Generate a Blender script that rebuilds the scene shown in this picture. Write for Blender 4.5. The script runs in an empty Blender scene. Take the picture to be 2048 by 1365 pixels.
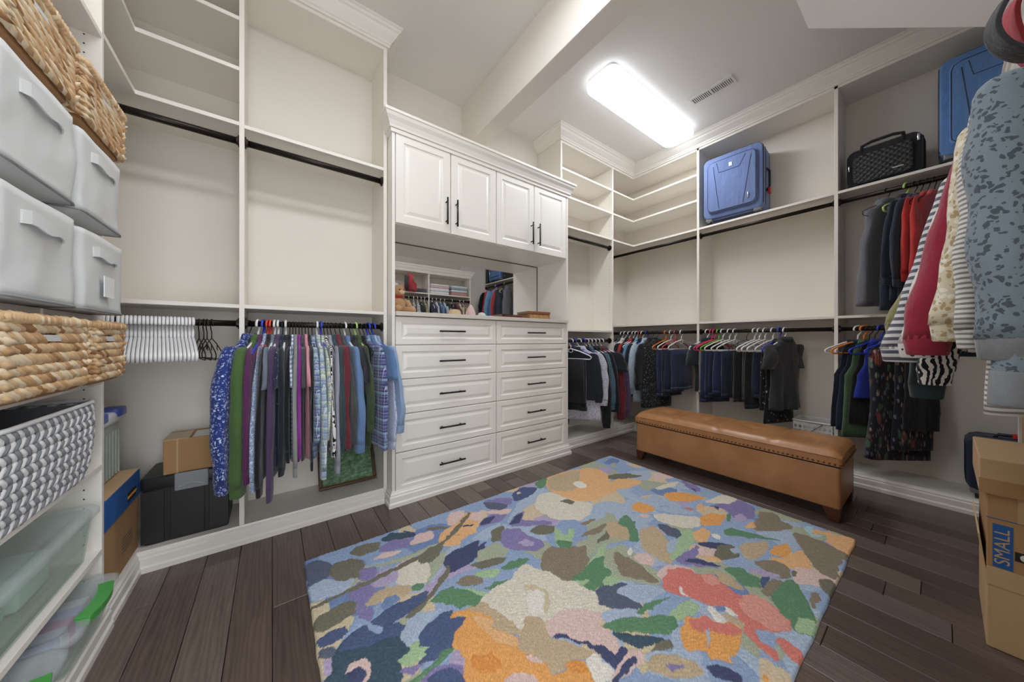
import bpy, bmesh, math, random
import numpy as np
from mathutils import Vector, Matrix, noise as mnoise
random.seed(7)
PI = math.pi
scene = bpy.context.scene
C = scene.collection

# ------------------------------------------------------------------ camera, light, exposure
cam_d = bpy.data.cameras.new('camera'); cam = bpy.data.objects.new('camera', cam_d); C.objects.link(cam)
cam.location = (0, 0, 1.05); cam.rotation_euler = (PI/2, 0, -math.radians(36.67))
cam_d.sensor_width = 36; cam_d.lens = 11.308; cam_d.shift_y = -0.0007; cam_d.clip_start = 0.02
scene.camera = cam
world = bpy.data.worlds.new('world'); scene.world = world; world.use_nodes = True
world.node_tree.nodes['Background'].inputs[0].default_value = (0.9, 0.95, 1, 1)
world.node_tree.nodes['Background'].inputs[1].default_value = 3.2   # added soft fill, let in through the unseen doorway behind the camera
scene.view_settings.view_transform = 'Standard'
scene.view_settings.look = 'None'
scene.view_settings.gamma = 1.0
scene.view_settings.use_curve_mapping = False
scene.view_settings.exposure = 0.7
LIGHT_R = 13.0      # strength of the lamp in view
LIGHT_L = 11.5      # strength of its twin on the camera's side of the beam
try:
    scene.cycles.max_bounces = 10; scene.cycles.diffuse_bounces = 6; scene.cycles.transparent_max_bounces = 12
except Exception: pass

# ------------------------------------------------------------------ colour + materials
def lin(h):
    if isinstance(h, str):
        h = h.lstrip('#'); v = [int(h[i:i+2], 16)/255 for i in (0, 2, 4)]
    else: v = list(h)
    return tuple((c/12.92 if c <= .04045 else ((c+.055)/1.055)**2.4) for c in v)+(1.0,)
MATS = {}
class NT:
    def __init__(s, name):
        s.m = bpy.data.materials.new(name); s.m.use_nodes = True; s.t = s.m.node_tree; s.t.nodes.clear()
        s.out = s.n('ShaderNodeOutputMaterial'); s.b = s.n('ShaderNodeBsdfPrincipled'); s.l(s.b.outputs[0], s.out.inputs[0])
    def n(s, typ, **kw):
        nd = s.t.nodes.new(typ)
        for k, v in kw.items(): setattr(nd, k, v)
        return nd
    def l(s, a, b): s.t.links.new(a, b)
    def val(s, node, **kw):
        for k, v in kw.items(): node.inputs[k.replace('_', ' ')].default_value = v
        return node
    def coord(s, kind='Object', scale=(1, 1, 1), rot=(0, 0, 0)):
        c = s.n('ShaderNodeTexCoord'); m = s.n('ShaderNodeMapping'); m.inputs['Scale'].default_value = scale; m.inputs['Rotation'].default_value = rot
        s.l(c.outputs[kind], m.inputs[0]); return m.outputs[0]
    def noise(s, v, scale, detail=2, rough=.5):
        n = s.n('ShaderNodeTexNoise'); s.val(n, Scale=scale, Detail=detail, Roughness=rough)
        if v is not None: s.l(v, n.inputs['Vector'])
        return n
    def mix(s, f, a, b, mode='MIX'):
        m = s.n('ShaderNodeMix', data_type='RGBA', blend_type=mode)
        for sock, v in ((0, f), (6, a), (7, b)):
            if hasattr(v, 'is_output'): s.l(v, m.inputs[sock])
            else: m.inputs[sock].default_value = v
        return m.outputs[2]
    def math(s, op, a, b=0.0):
        m = s.n('ShaderNodeMath', operation=op)
        for i, v in enumerate((a, b)):
            if hasattr(v, 'is_output'): s.l(v, m.inputs[i])
            else: m.inputs[i].default_value = v
        return m.outputs[0]
    def ramp(s, f, stops, interp='LINEAR'):
        r = s.n('ShaderNodeValToRGB'); r.color_ramp.interpolation = interp
        e = r.color_ramp.elements
        while len(e) < len(stops): e.new(.5)
        for i, (p, c) in enumerate(stops): e[i].position = p; e[i].color = c
        s.l(f, r.inputs[0]); return r.outputs[0]
    def bump(s, h, strength=.3, dist=.002):
        b = s.n('ShaderNodeBump'); s.val(b, Strength=strength, Distance=dist); s.l(h, b.inputs['Height']); s.l(b.outputs[0], s.b.inputs['Normal'])
    def color(s, c):
        if hasattr(c, 'is_output'): s.l(c, s.b.inputs['Base Color'])
        else: s.b.inputs['Base Color'].default_value = c
    def fin(s, rough=.5, metal=0, spec=.5, sheen=0):
        s.b.inputs['Roughness'].default_value = rough; s.b.inputs['Metallic'].default_value = metal
        s.b.inputs['Specular IOR Level'].default_value = spec
        if sheen: s.b.inputs['Sheen Weight'].default_value = sheen
        return s.m
def plain(name, col, rough=.5, metal=0, spec=.5, var=.06, scale=6, bump=0, bscale=200):
    if name in MATS: return MATS[name]
    t = NT(name); v = t.coord(); n = t.noise(v, scale, 3)
    c = lin(col); d = tuple(max(0, x*(1-var)) for x in c[:3])+(1,)
    t.color(t.mix(n.outputs[0], d, tuple(min(1, x*(1+var)) for x in c[:3])+(1,)))
    if bump: t.bump(t.noise(v, bscale, 2).outputs[0], bump, .001)
    MATS[name] = t.fin(rough, metal, spec); return MATS[name]
def fabric(name, col, var=.13, col2=None):
    """plain woven or knitted cloth: slight mottling and fine weave relief"""
    if name in MATS: return MATS[name]
    t = NT(name); v = t.coord(); n = t.noise(v, 9, 4); c = lin(col)
    d = lin(col2) if col2 else tuple(x*(1-var) for x in c[:3])+(1,)
    col_ = t.mix(n.outputs[0], d, tuple(min(1, x*(1+var)) for x in c[:3])+(1,))
    t.color(col_)
    w = t.math('ADD', t.math('MULTIPLY', t.noise(v, 420, 1).outputs[0], .08), t.noise(t.coord('Object', (1, 1, .35)), 16, 3, .55).outputs[0]); t.bump(w, .75, .018)
    MATS[name] = t.fin(.88, 0, .25, .25); return MATS[name]
def print_fabric(name, base, inks, scale=40, cover=.5, kind='blot'):
    """cloth with an all-over print: blot, flower, dots, zebra, stripe, plaid, leaf"""
    if name in MATS: return MATS[name]
    t = NT(name); v = t.coord(); col = lin(base)
    if kind in ('blot', 'flower'):
        cur = col
        for i, ink in enumerate(inks):
            wv = t.noise(v, scale*.6, 2); off = t.n('ShaderNodeVectorMath', operation='MULTIPLY_ADD')
            t.l(wv.outputs['Color'], off.inputs[0]); off.inputs[1].default_value = (.03, .03, .03); t.l(v, off.inputs[2])
            vo = t.n('ShaderNodeTexVoronoi'); vo.inputs['Scale'].default_value = scale*(1+.37*i); t.l(off.outputs[0], vo.inputs['Vector'])
            th = cover*.62 if kind == 'flower' else cover
            f = t.ramp(vo.outputs['Distance'], [(0, (1, 1, 1, 1)), (th, (1, 1, 1, 1)), (th+.06, (0, 0, 0, 1))])
            if kind == 'flower':
                wv2 = t.n('ShaderNodeTexWave'); t.val(wv2, Scale=scale*1.2, Distortion=9, Detail=2); t.l(v, wv2.inputs['Vector'])
                f = t.math('MULTIPLY', f, t.ramp(wv2.outputs[0], [(.25, (0, 0, 0, 1)), (.4, (1, 1, 1, 1))]))
            cur = t.mix(f, cur, lin(ink))
        t.color(cur)
    elif kind == 'dots':
        vo = t.n('ShaderNodeTexVoronoi'); vo.inputs['Scale'].default_value = scale; vo.inputs['Randomness'].default_value = .35; t.l(v, vo.inputs['Vector'])
        f = t.ramp(vo.outputs['Distance'], [(0, (1, 1, 1, 1)), (cover, (1, 1, 1, 1)), (cover+.05, (0, 0, 0, 1))])
        t.color(t.mix(f, col, lin(inks[0])))
    elif kind == 'zebra':
        wv = t.n('ShaderNodeTexWave'); t.val(wv, Scale=scale, Distortion=7, Detail=2); wv.inputs['Detail Scale'].default_value = 1.4; t.l(v, wv.inputs['Vector'])
        t.color(t.mix(t.ramp(wv.outputs[0], [(cover-.05, (0, 0, 0, 1)), (cover+.05, (1, 1, 1, 1))]), col, lin(inks[0])))
    elif kind == 'stripe':
        wv = t.n('ShaderNodeTexWave', bands_direction='Z'); t.val(wv, Scale=scale, Distortion=.6, Detail=1); t.l(v, wv.inputs['Vector'])
        t.color(t.mix(t.ramp(wv.outputs[0], [(cover-.06, (0, 0, 0, 1)), (cover+.06, (1, 1, 1, 1))]), col, lin(inks[0])))
    elif kind == 'plaid':
        sx = t.n('ShaderNodeSeparateXYZ'); t.l(v, sx.inputs[0]); cur = col
        for i, ink in enumerate(inks):
            for ax in (0, 2):
                ph = t.math('MULTIPLY', sx.outputs[ax], scale*(1 if i == 0 else (.5 if i == 1 else 2)))
                fr = t.math('FRACT', t.math('ADD', ph, .21*i)); w = (.42, .2, .1, .08)[min(i, 3)]
                f = t.math('MULTIPLY', t.math('LESS_THAN', fr, w), .62); cur = t.mix(f, cur, lin(ink))
        t.color(cur)
    elif kind == 'leaf':
        cur = col
        for i, ink in enumerate(inks):
            vo = t.n('ShaderNodeTexVoronoi'); vo.inputs['Scale'].default_value = scale*(.8+.45*i); t.l(t.coord('Object', (1.2+.3*i, 1, .6), (0, .8*i, .3)), vo.inputs['Vector'])
            sep = t.n('ShaderNodeSeparateColor'); t.l(vo.outputs['Color'], sep.inputs[0])
            f = t.math('MULTIPLY', t.math('LESS_THAN', sep.outputs[0], .34), t.ramp(vo.outputs['Distance'], [(.3, (1, 1, 1, 1)), (.42, (0, 0, 0, 1))]))
            wv = t.n('ShaderNodeTexWave'); t.val(wv, Scale=scale*1.6, Distortion=4); t.l(v, wv.inputs['Vector'])
            f = t.math('MULTIPLY', f, t.ramp(wv.outputs[0], [(.2, (.25, .25, .25, 1)), (.6, (1, 1, 1, 1))])); cur = t.mix(f, cur, lin(ink))
        t.color(cur)
    t.bump(t.math('ADD', t.math('MULTIPLY', t.noise(v, 420, 1).outputs[0], .08), t.noise(t.coord('Object', (1, 1, .35)), 16, 3, .55).outputs[0]), .5, .015)
    MATS[name] = t.fin(.88, 0, .25, .2); return MATS[name]
def clear(name, tint, alpha=.45, rough=.25):
    """translucent moulded plastic"""
    if name in MATS: return MATS[name]
    t = NT(name); t.b.inputs['Base Color'].default_value = lin(tint); t.fin(rough, 0, .6)
    tr = t.n('ShaderNodeBsdfTransparent'); tr.inputs[0].default_value = lin(tint); mx = t.n('ShaderNodeMixShader'); mx.inputs[0].default_value = alpha
    t.l(tr.outputs[0], mx.inputs[1]); t.l(t.b.outputs[0], mx.inputs[2]); t.l(mx.outputs[0], t.out.inputs[0])
    MATS[name] = t.m; return t.m
def wood_floor(name, base):
    t = NT(name); v = t.coord('Object', (9, 1.0, 1)); n = t.noise(v, 4, 6, .65); w = t.n('ShaderNodeTexWave', bands_direction='X'); t.val(w, Scale=2.2, Distortion=11, Detail=3); t.l(v, w.inputs['Vector'])
    c = lin(base); k = lambda f: tuple(x*f for x in c[:3])+(1,)
    a = t.ramp(n.outputs[0], [(.3, k(.62)), (.55, k(1)), (.75, k(1.25))])
    t.color(t.mix(.28, a, t.ramp(w.outputs[0], [(.0, k(.5)), (.5, k(1.05)), (1, k(1.3))])))
    t.bump(n.outputs[0], .12, .002); return t.fin(.34, 0, .45)
def wood(name, a, b, scale=6, rough=.45, st=(1, 1, 8)):
    if name in MATS: return MATS[name]
    t = NT(name); v = t.coord('Object', st); n = t.noise(v, scale, 5, .6); t.color(t.ramp(n.outputs[0], [(.3, lin(a)), (.7, lin(b))])); MATS[name] = t.fin(rough); return MATS[name]

M_WALL = plain('wall_paint', '#e5dfd6', .85, var=.012, scale=3)
M_CEIL = plain('ceiling_paint', '#e5e2dd', .9, var=.01, scale=3)
M_LAM = plain('white_melamine', '#e9e4db', .42, var=.012, scale=2)
M_BACK = plain('back_panel_melamine', '#e1dbd1', .5, var=.012, scale=2)
M_THERMO = plain('white_thermofoil', '#e9e5dd', .33, var=.008, scale=2)
M_ROD = plain('oil_rubbed_bronze', '#2e2926', .36, .75, .5, .1)
M_PULL = plain('black_steel_pull', '#2c2a29', .38, .7)
M_HOLE = plain('pin_hole_shadow', '#1b1917', .9)
M_CHROME = plain('chrome', '#c9c9c9', .18, 1, var=.02)
M_BLACKP = plain('black_plastic', '#1d1d1e', .42)

# ------------------------------------------------------------------ mesh building
class MB:
    def __init__(s): s.v = []; s.f = []; s.mi = []
    def add(s, vs, fs, mi=0):
        o = len(s.v); s.v += [tuple(p) for p in vs]; s.f += [tuple(i+o for i in f) for f in fs]; s.mi += [mi]*len(fs); return s
    def box(s, x0, x1, y0, y1, z0, z1, mi=0):
        return s.add([(x0,y0,z0),(x1,y0,z0),(x1,y1,z0),(x0,y1,z0),(x0,y0,z1),(x1,y0,z1),(x1,y1,z1),(x0,y1,z1)],
                     [(3,2,1,0),(4,5,6,7),(0,1,5,4),(1,2,6,5),(2,3,7,6),(3,0,4,7)], mi)
    def rbox(s, x0, x1, y0, y1, z0, z1, r, mi=0, seg=3, vr=None):
        """box with rounded vertical corners (radius r) and softly rounded rims (vr)"""
        vr = r*.5 if vr is None else vr
        def ring(ins, z):
            pts = []; rr = max(r-ins, .0005)
            for cx, cy, a0 in ((x1-ins-rr, y1-ins-rr, 0), (x0+ins+rr, y1-ins-rr, PI/2), (x0+ins+rr, y0+ins+rr, PI), (x1-ins-rr, y0+ins+rr, 1.5*PI)):
                for k in range(seg+1):
                    a = a0+k/seg*PI/2; pts.append((cx+rr*math.cos(a), cy+rr*math.sin(a), z))
            return pts
        lv = []
        for k in range(seg+1):
            a = k/seg*PI/2; lv.append((vr*(1-math.sin(a)), z0+vr*(1-math.cos(a))))
        for k in range(seg+1):
            a = k/seg*PI/2; lv.append((vr*(1-math.cos(a)), z1-vr*(1-math.sin(a))))
        return s.loft([ring(i, z) for i, z in lv], mi=mi)
    def loft(s, rings, closed=True, caps=True, mi=0):
        n = len(rings[0]); vs = [p for r in rings for p in r]; fs = []
        for i in range(len(rings)-1):
            for j in range(n if closed else n-1):
                a = i*n+j; b = i*n+(j+1) % n; fs.append((a, b, b+n, a+n))
        if caps and closed: fs.append(tuple(range(n-1, -1, -1))); fs.append(tuple((len(rings)-1)*n+j for j in range(n)))
        return s.add(vs, fs, mi)
    def tube(s, path, r, seg=8, caps=True, closed=False, mi=0):
        path = [Vector(p) for p in path]; n = len(path); rings = []; up = None
        for i, p in enumerate(path):
            if closed: t = path[(i+1) % n]-path[i-1]
            else: t = path[min(i+1, n-1)]-path[max(i-1, 0)]
            t.normalize()
            if up is None: up = Vector((0, 0, 1)) if abs(t.z) < .9 else Vector((1, 0, 0))
            a = t.cross(up)
            if a.length < 1e-4: a = t.cross(Vector((0, 1, .01)))
            a.normalize(); b = a.cross(t); up = b
            rr = r[i] if isinstance(r, (list, tuple)) else r
            rings.append([tuple(p+a*math.cos(q)*rr+b*math.sin(q)*rr) for q in [2*PI*k/seg for k in range(seg)]])
        if closed: rings.append(rings[0])
        return s.loft(rings, caps=caps and not closed, mi=mi)
    def cyl(s, c, ax, r, h, seg=12, mi=0):
        c = Vector(c); d = Vector({'x': (1, 0, 0), 'y': (0, 1, 0), 'z': (0, 0, 1)}[ax]); return s.tube([c-d*h/2, c+d*h/2], r, seg, mi=mi)
    def sphere(s, c, r, seg=8, rng=5, mi=0):
        r = (r, r, r) if not isinstance(r, (tuple, list)) else r
        rings = []
        for i in range(rng+1):
            a = -PI/2+PI*(.04+.92*i/rng); rings.append([(c[0]+r[0]*math.cos(a)*math.cos(2*PI*k/seg), c[1]+r[1]*math.cos(a)*math.sin(2*PI*k/seg), c[2]+r[2]*math.sin(a)) for k in range(seg)])
        return s.loft(rings, mi=mi)
    def xf(s, m, start=0):
        for i in range(start, len(s.v)): s.v[i] = tuple(m @ Vector(s.v[i]))
        return s
    def mesh(s, name, mats, smooth=False):
        me = bpy.data.meshes.new(name); me.from_pydata(s.v, [], s.f)
        for m in (mats if isinstance(mats, (list, tuple)) else [mats]): me.materials.append(m)
        if any(s.mi): me.polygons.foreach_set('material_index', s.mi)
        if smooth: me.polygons.foreach_set('use_smooth', [True]*len(me.polygons))
        me.update(); return me
    def obj(s, name, mats, parent=None, smooth=False, loc=None, bevel=0, subs=0, label=None):
        o = bpy.data.objects.new(name, s.mesh(name, mats, smooth)); C.objects.link(o)
        if parent: o.parent = parent
        if loc: o.location = loc
        if bevel:
            b = o.modifiers.new('bevel', 'BEVEL'); b.width = bevel; b.segments = 2; b.limit_method = 'ANGLE'; b.angle_limit = .6
        if subs: sb = o.modifiers.new('subd', 'SUBSURF'); sb.levels = subs; sb.render_levels = subs
        if label: o['label'] = label
        return o
def tag(o, label, cat, group=None):
    o['label'] = label; o['category'] = cat
    if group: o['group'] = group
    return o
def thing(name, label, cat, loc=(0, 0, 0), rotz=0, group=None):
    o = bpy.data.objects.new(name, None); C.objects.link(o); o.empty_display_size = .05
    o.location = loc; o.rotation_euler = (0, 0, rotz); return tag(o, label, cat, group)
def struct(name, mb, m, **kw):
    o = mb.obj(name, m, **kw); o['kind'] = 'structure'; return o
def B(*a): return MB().box(*a)
def dup(root, **kw):
    r = root.copy(); C.objects.link(r)
    for ch in root.children:
        c = ch.copy(); C.objects.link(c); c.parent = r
        for g in ch.children:
            d = g.copy(); C.objects.link(d); d.parent = c
    return r
def sweep(path, prof, closed=False):
    """moulding: profile [(outward, z)] swept along a plan polyline, outward = right-hand side of travel, mitred"""
    P = [Vector((p[0], p[1])) for p in path]; n = len(P); rings = []
    for i in range(n):
        d0 = (P[i]-P[i-1]).normalized() if i > 0 else None; d1 = (P[i+1]-P[i]).normalized() if i < n-1 else None
        if d0 is None: d0 = d1
        if d1 is None: d1 = d0
        n0 = Vector((d0.y, -d0.x)); n1 = Vector((d1.y, -d1.x)); m = (n0+n1); m = m/max(m.dot(n0), .2)
        rings.append([(P[i].x+m.x*o, P[i].y+m.y*o, z) for o, z in prof])
    mb = MB(); return mb.loft(rings, closed=True, caps=True)
CROWN = [(0, 2.955), (.012, 2.955), (.014, 2.968), (.02, 2.972), (.022, 2.984), (.034, 2.998), (.05, 3.02), (.056, 3.036), (.066, 3.042), (.07, 3.055), (.08, 3.06), (.08, 3.07), (0, 3.07)]
BASE = [(0, 0), (.024, 0), (.024, .022), (.018, .03), (.018, .062), (.013, .068), (.013, .078), (.006, .086), (.004, .094), (0, .094)]
# ------------------------------------------------------------------ the room
XL, XR, YF, YB, ZC = -.82, 3.71, -.51, 2.50, 3.07
struct('wall_back', B(XL-.1, XR+.1, YB, YB+.1, 0, ZC+.1), M_WALL)
struct('wall_right', B(XR, XR+.1, YF, YB, 0, ZC+.1), M_WALL)
struct('wall_left', B(XL-.1, XL, YF, YB, 0, ZC+.1), M_WALL)
struct('wall_front', B(XL-.1, -.47, YF-.1, YF, 0, ZC+.1).box(.39, XR+.1, YF-.1, YF, 0, ZC+.1).box(-.47, .39, YF-.1, YF, 2.03, ZC+.1), M_WALL)  # unseen doorway left open to admit the added world fill
struct('ceiling', B(XL-.1, XR+.1, YF-.1, YB+.1, ZC, ZC+.08), M_CEIL)
sl = MB().add([(XL, .524, ZC), (2.784, .524, ZC), (2.784, YF, 2.279), (XL, YF, 2.279), (XL, YF, ZC), (2.784, YF, ZC)],
              [(0, 3, 2, 1), (1, 2, 5), (0, 4, 3), (0, 1, 5, 4), (2, 3, 4, 5)])
struct('ceiling_slope', sl, M_CEIL)
struct('trim_beam', B(1.315, 1.453, .04, YB, 2.70, ZC+.001), M_WALL, bevel=.004)
d = struct('door_1', B(-.46, .38, YF-.07, YF-.03, .008, 2.02), M_THERMO)   # unseen door, swung open so the added fill light can enter
d.matrix_world = Matrix.Translation((-.47, YF-.1, 0)) @ Matrix.Rotation(-1.9, 4, 'Z') @ Matrix.Translation((.47, -YF+.05, 0))
for z0, z1 in ((.2, .95), (1.08, 1.88)):
    for x0 in (-.36, .0):
        B(x0, x0+.28, YF-.036, YF-.022, z0, z1).obj('door_panel', M_THERMO, d, bevel=.008)
MB().sphere((.31, YF+.01, .98), .03, 12, 8).obj('door_knob', M_CHROME, d, smooth=True)
struct('trim_door', MB().box(-.53, -.46, YF-.001, YF+.015, 0, 2.09).box(.38, .45, YF-.001, YF+.015, 0, 2.09).box(-.46, .38, YF-.001, YF+.015, 2.02, 2.09), M_THERMO)

# floor: hand-scraped dark planks, each its own board
fl = struct('floor', B(XL-.1, XR+.1, YF-.1, YB+.1, -.06, -.014), plain('subfloor', '#15100e', .9))
FW = [wood_floor('dark_plank_%s' % n, c) for n, c in (('umber', '#62534c'), ('slate_brown', '#695c56'), ('espresso', '#574942'), ('ash_brown', '#6e6159'))]
PW = .1262; x = -.884; col = 0
rp = random.Random(3)
while x < XR+.02:
    y = YF-.06-rp.random()*.8; k = 0
    while y < YB:
        L = rp.choice((.9, 1.2, 1.5, 1.8)); y1 = min(y+L, YB+.02); y0 = max(y, YF-.06)
        if y1-y0 > .05:
            mb = MB(); g = .0011; e = .0022
            mb.add([(x+g, y0+g, -.014), (x+PW-g, y0+g, -.014), (x+PW-g, y1-g, -.014), (x+g, y1-g, -.014),
                    (x+g, y0+g, -e*.8), (x+PW-g, y0+g, -e*.8), (x+PW-g, y1-g, -e*.8), (x+g, y1-g, -e*.8),
                    (x+g+e, y0+g+e, 0), (x+PW-g-e, y0+g+e, 0), (x+PW-g-e, y1-g-e, 0), (x+g+e, y1-g-e, 0)],
                   [(0, 1, 5, 4), (1, 2, 6, 5), (2, 3, 7, 6), (3, 0, 4, 7), (4, 5, 9, 8), (5, 6, 10, 9), (6, 7, 11, 10), (7, 4, 8, 11), (8, 9, 10, 11)])
            # local origin per board so that the grain differs from board to board
            ox, oy = x+PW/2, (y0+y1)/2; mb.v = [(a-ox, b-oy, c) for a, b, c in mb.v]
            o = mb.obj('plank', rp.choice(FW), fl, loc=(ox, oy, 0))
            o.rotation_euler = (0, 0, 0)
        y += L
    x += PW; col += 1

# ------------------------------------------------------------------ built-in shelving
def lshape(x0, x1, x2, y0, y1, y2, z0, z1):
    """slab over an L plan: bar x0..x2 by y1..y2 plus leg"""
    pts = [(x0, y1), (x0, y2), (x2, y2), (x2, y0), (x1, y0), (x1, y1)]
    return pts, z0, z1
def slab(pts, z0, z1):
    n = len(pts); mb = MB()
    area = sum(pts[i][0]*pts[(i+1) % n][1]-pts[(i+1) % n][0]*pts[i][1] for i in range(n))
    if area < 0: pts = pts[::-1]
    mb.add([(x, y, z0) for x, y in pts]+[(x, y, z1) for x, y in pts], [tuple(range(n-1, -1, -1)), tuple(range(n, 2*n))]+[(i, (i+1) % n, (i+1) % n+n, i+n) for i in range(n)])
    return mb
def shelf(parent, x0, x1, y0, y1, ztop, th=.019, name='shelf'): return B(x0, x1, y0, y1, ztop-th, ztop).obj(name, M_LAM, parent, bevel=.0012)
def panel(parent, x0, x1, y0, y1, z0, z1, name='side_panel'): return B(x0, x1, y0, y1, z0, z1).obj(name, M_LAM, parent, bevel=.0012)
def rod(parent, a, b, r=.0155):
    a = Vector(a); b = Vector(b); d = (b-a).normalized(); o = MB().tube([a, b], r, 16).obj('hanging_rod', M_ROD, parent, smooth=True)
    for p, s_ in ((a, 1), (b, -1)): MB().tube([p, p+d*s_*.006, p+d*s_*.0061, p+d*s_*.013], [.029, .029, .0205, .0205], 16).obj('rod_flange', M_ROD, o)
    return o
def holes(parent, pts, ax, name='pin_hole_row'):
    mb = MB()
    for p in pts: mb.cyl(p, ax, .0026, .0008, 6)
    o = mb.obj(name, M_HOLE, parent); o['kind'] = 'stuff'; return o
ZT = 2.955
# left corner and double-hang section on the back wall
YA = 2.17; YK = 2.48
A = thing('closet_section', 'tall white open closet section with double rods left of the drawer cabinet', 'closet unit')
panel(A, -.138, -.117, YA, YK, .09, ZT); panel(A, .578, .600, YA, YB-.002, 0, ZT)
B(-.81, .578, YK, YK+.012, .09, ZT).obj('back_panel', M_BACK, A); B(XL+.002, XL+.012, 1.82, YK, .09, ZT).obj('back_panel', M_BACK, A)
shelf(A, -.117, .578, YA, YK, 2.171); shelf(A, -.117, .578, YA, YK, 1.235); shelf(A, XL+.012, -.138, YA, YK, 1.235)
for z in (2.178, 2.462, 2.722):
    slab([(XL+.012, 1.82), (-.495, 1.82), (-.495, YA), (-.138, YA), (-.138, YK), (XL+.012, YK)], z-.02, z).obj('corner_shelf', M_LAM, A, bevel=.0012)
slab([(XL+.012, 1.82), (-.495, 1.82), (-.495, YA), (.578, YA), (.578, YK), (XL+.012, YK)], 2.935, 2.955).obj('top_panel', M_LAM, A)
slab([(XL+.012, 1.82), (-.495, 1.82), (-.495, YA), (.578, YA), (.578, YK), (XL+.012, YK)], .0, .092).obj('deck', M_LAM, A)
sweep([(-.495, 1.81), (-.495, YA), (.600, YA), (.600, YB-.002)], CROWN).obj('crown_moulding', M_THERMO, A)
sweep([(-.495, 1.82), (-.495, YA), (.578, YA)], BASE).obj('base_moulding', M_THERMO, A)
rod(A, (XL+.012, 2.205, 2.093), (-.138, 2.205, 2.093), .017); rod(A, (-.117, 2.205, 2.093), (.578, 2.205, 2.093), .0165)
rod(A, (XL+.012, 2.205, 1.138), (-.138, 2.205, 1.138)); rod(A, (-.117, 2.205, 1.138), (.578, 2.205, 1.138))
# left wall: adjustable shelves
Cu = thing('shelf_unit', 'white shelf unit full of bins and baskets on the left wall', 'shelf unit')
XC = -.49
panel(Cu, XL+.002, XC, 1.80, 1.819, 0, ZT); panel(Cu, XL+.002, XC, .84, .86, 0, ZT)
B(XL+.002, XL+.01, .86, 1.80, .09, ZT).obj('back_panel', M_BACK, Cu)
CZ = dict(a=2.15, b=1.68, c=1.41, d=1.135, e=.912, f=.607, g=.303)
for z in CZ.values(): shelf(Cu, XL+.01, XC, .86, 1.80, z)
B(XL+.01, XC, .86, 1.80, 2.935, 2.955).obj('top_panel', M_LAM, Cu); B(XL+.01, XC, .86, 1.80, 0, .092).obj('deck', M_LAM, Cu)
sweep([(XC, .84), (XC, 1.819)], BASE).obj('base_moulding', M_THERMO, Cu); sweep([(XC, .84), (XC, 1.81)], CROWN).obj('crown_moulding', M_THERMO, Cu)
holes(Cu, [(xx, 1.7995, .14+.032*k) for k in range(84) for xx in (XC-.04, XC-.27)], 'y')
# hanging section right of the drawers, with three shelves
T = thing('closet_tower', 'white closet tower with three shelves and two rods right of the drawer cabinet', 'closet unit')
panel(T, 2.192, 2.212, YA, YB-.002, 0, ZT); panel(T, 2.985, 3.007, YA, YB-.002, 0, ZT)
B(2.212, 2.985, YK, YK+.012, .09, ZT).obj('back_panel', M_BACK, T)
for z in (2.705, 2.45, 2.163): shelf(T, 2.212, 2.985, YA, YK, z)
shelf(T, 2.212, 2.985, YA, YK, 1.155); B(2.212, 2.985, YA, YK, 2.935, 2.955).obj('top_panel', M_LAM, T); B(2.212, 2.985, YA, YK, 0, .092).obj('deck', M_LAM, T)
sweep([(2.192, YB-.002), (2.192, YA), (3.0, YA)], CROWN).obj('crown_moulding', M_THERMO, T); sweep([(2.2145, YA), (3.0, YA)], BASE).obj('base_moulding', M_THERMO, T)
rod(T, (2.212, 2.205, 2.068), (2.985, 2.205, 2.068)); rod(T, (2.212, 2.205, 1.045), (2.985, 2.205, 1.045))
holes(T, [(2.9845, yy, .2+.032*k) for k in range(85) for yy in (YA+.035, YA+.27)], 'x')
# corner shelves and long double-hang wall
XB = 3.385; XK = 3.695
W = thing('closet_wall', 'long white closet wall with corner shelves and luggage above hanging clothes', 'closet unit')
panel(W, XB, XK, 1.447, 1.468, .09, ZT); panel(W, XB, XK, .472, .493, .09, ZT); panel(W, XB, XK, -.505, -.485, 0, ZT)
for z in (2.705, 2.45, 2.163):
    slab([(3.007, YA), (XB, YA), (XB, 1.468), (XK, 1.468), (XK, YK), (3.007, YK)], z-.019, z).obj('corner_shelf', M_LAM, W, bevel=.0012)
for (y0, y1) in ((1.468, YK), (.493, 1.447), (-.485, .472)):
    shelf(W, XB, XK, y0, y1, 1.232)
    B(XK, XK+.012, y0, y1, .09, ZT).obj('back_panel', M_BACK, W)
for (y0, y1) in ((.493, 1.447), (-.485, .472)): shelf(W, XB, XK, y0, y1, 2.163)
B(3.007, XK, YK, YK+.012, .09, ZT).obj('back_panel', M_BACK, W)
slab([(3.007, YA), (XB, YA), (XB, -.485), (XK, -.485), (XK, YK), (3.007, YK)], 2.935, 2.955).obj('top_panel', M_LAM, W)
slab([(3.007, YA), (XB, YA), (XB, -.485), (XK, -.485), (XK, YK), (3.007, YK)], 0, .092).obj('deck', M_LAM, W)
sweep([(3.0, YA), (XB, YA), (XB, YF+.002)], CROWN).obj('crown_moulding', M_THERMO, W); sweep([(3.0, YA), (XB, YA), (XB, YF+.002)], BASE).obj('base_moulding', M_THERMO, W)
for z in (2.087, 1.134):
    for (y0, y1) in ((1.468, YK), (.493, 1.447), (-.485, .472)): rod(W, (3.42, y0, z), (3.42, y1, z))
holes(W, [(xx, 1.4465, .2+.032*k) for k in range(85) for xx in (XB+.035, XB+.27)], 'y')
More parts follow.
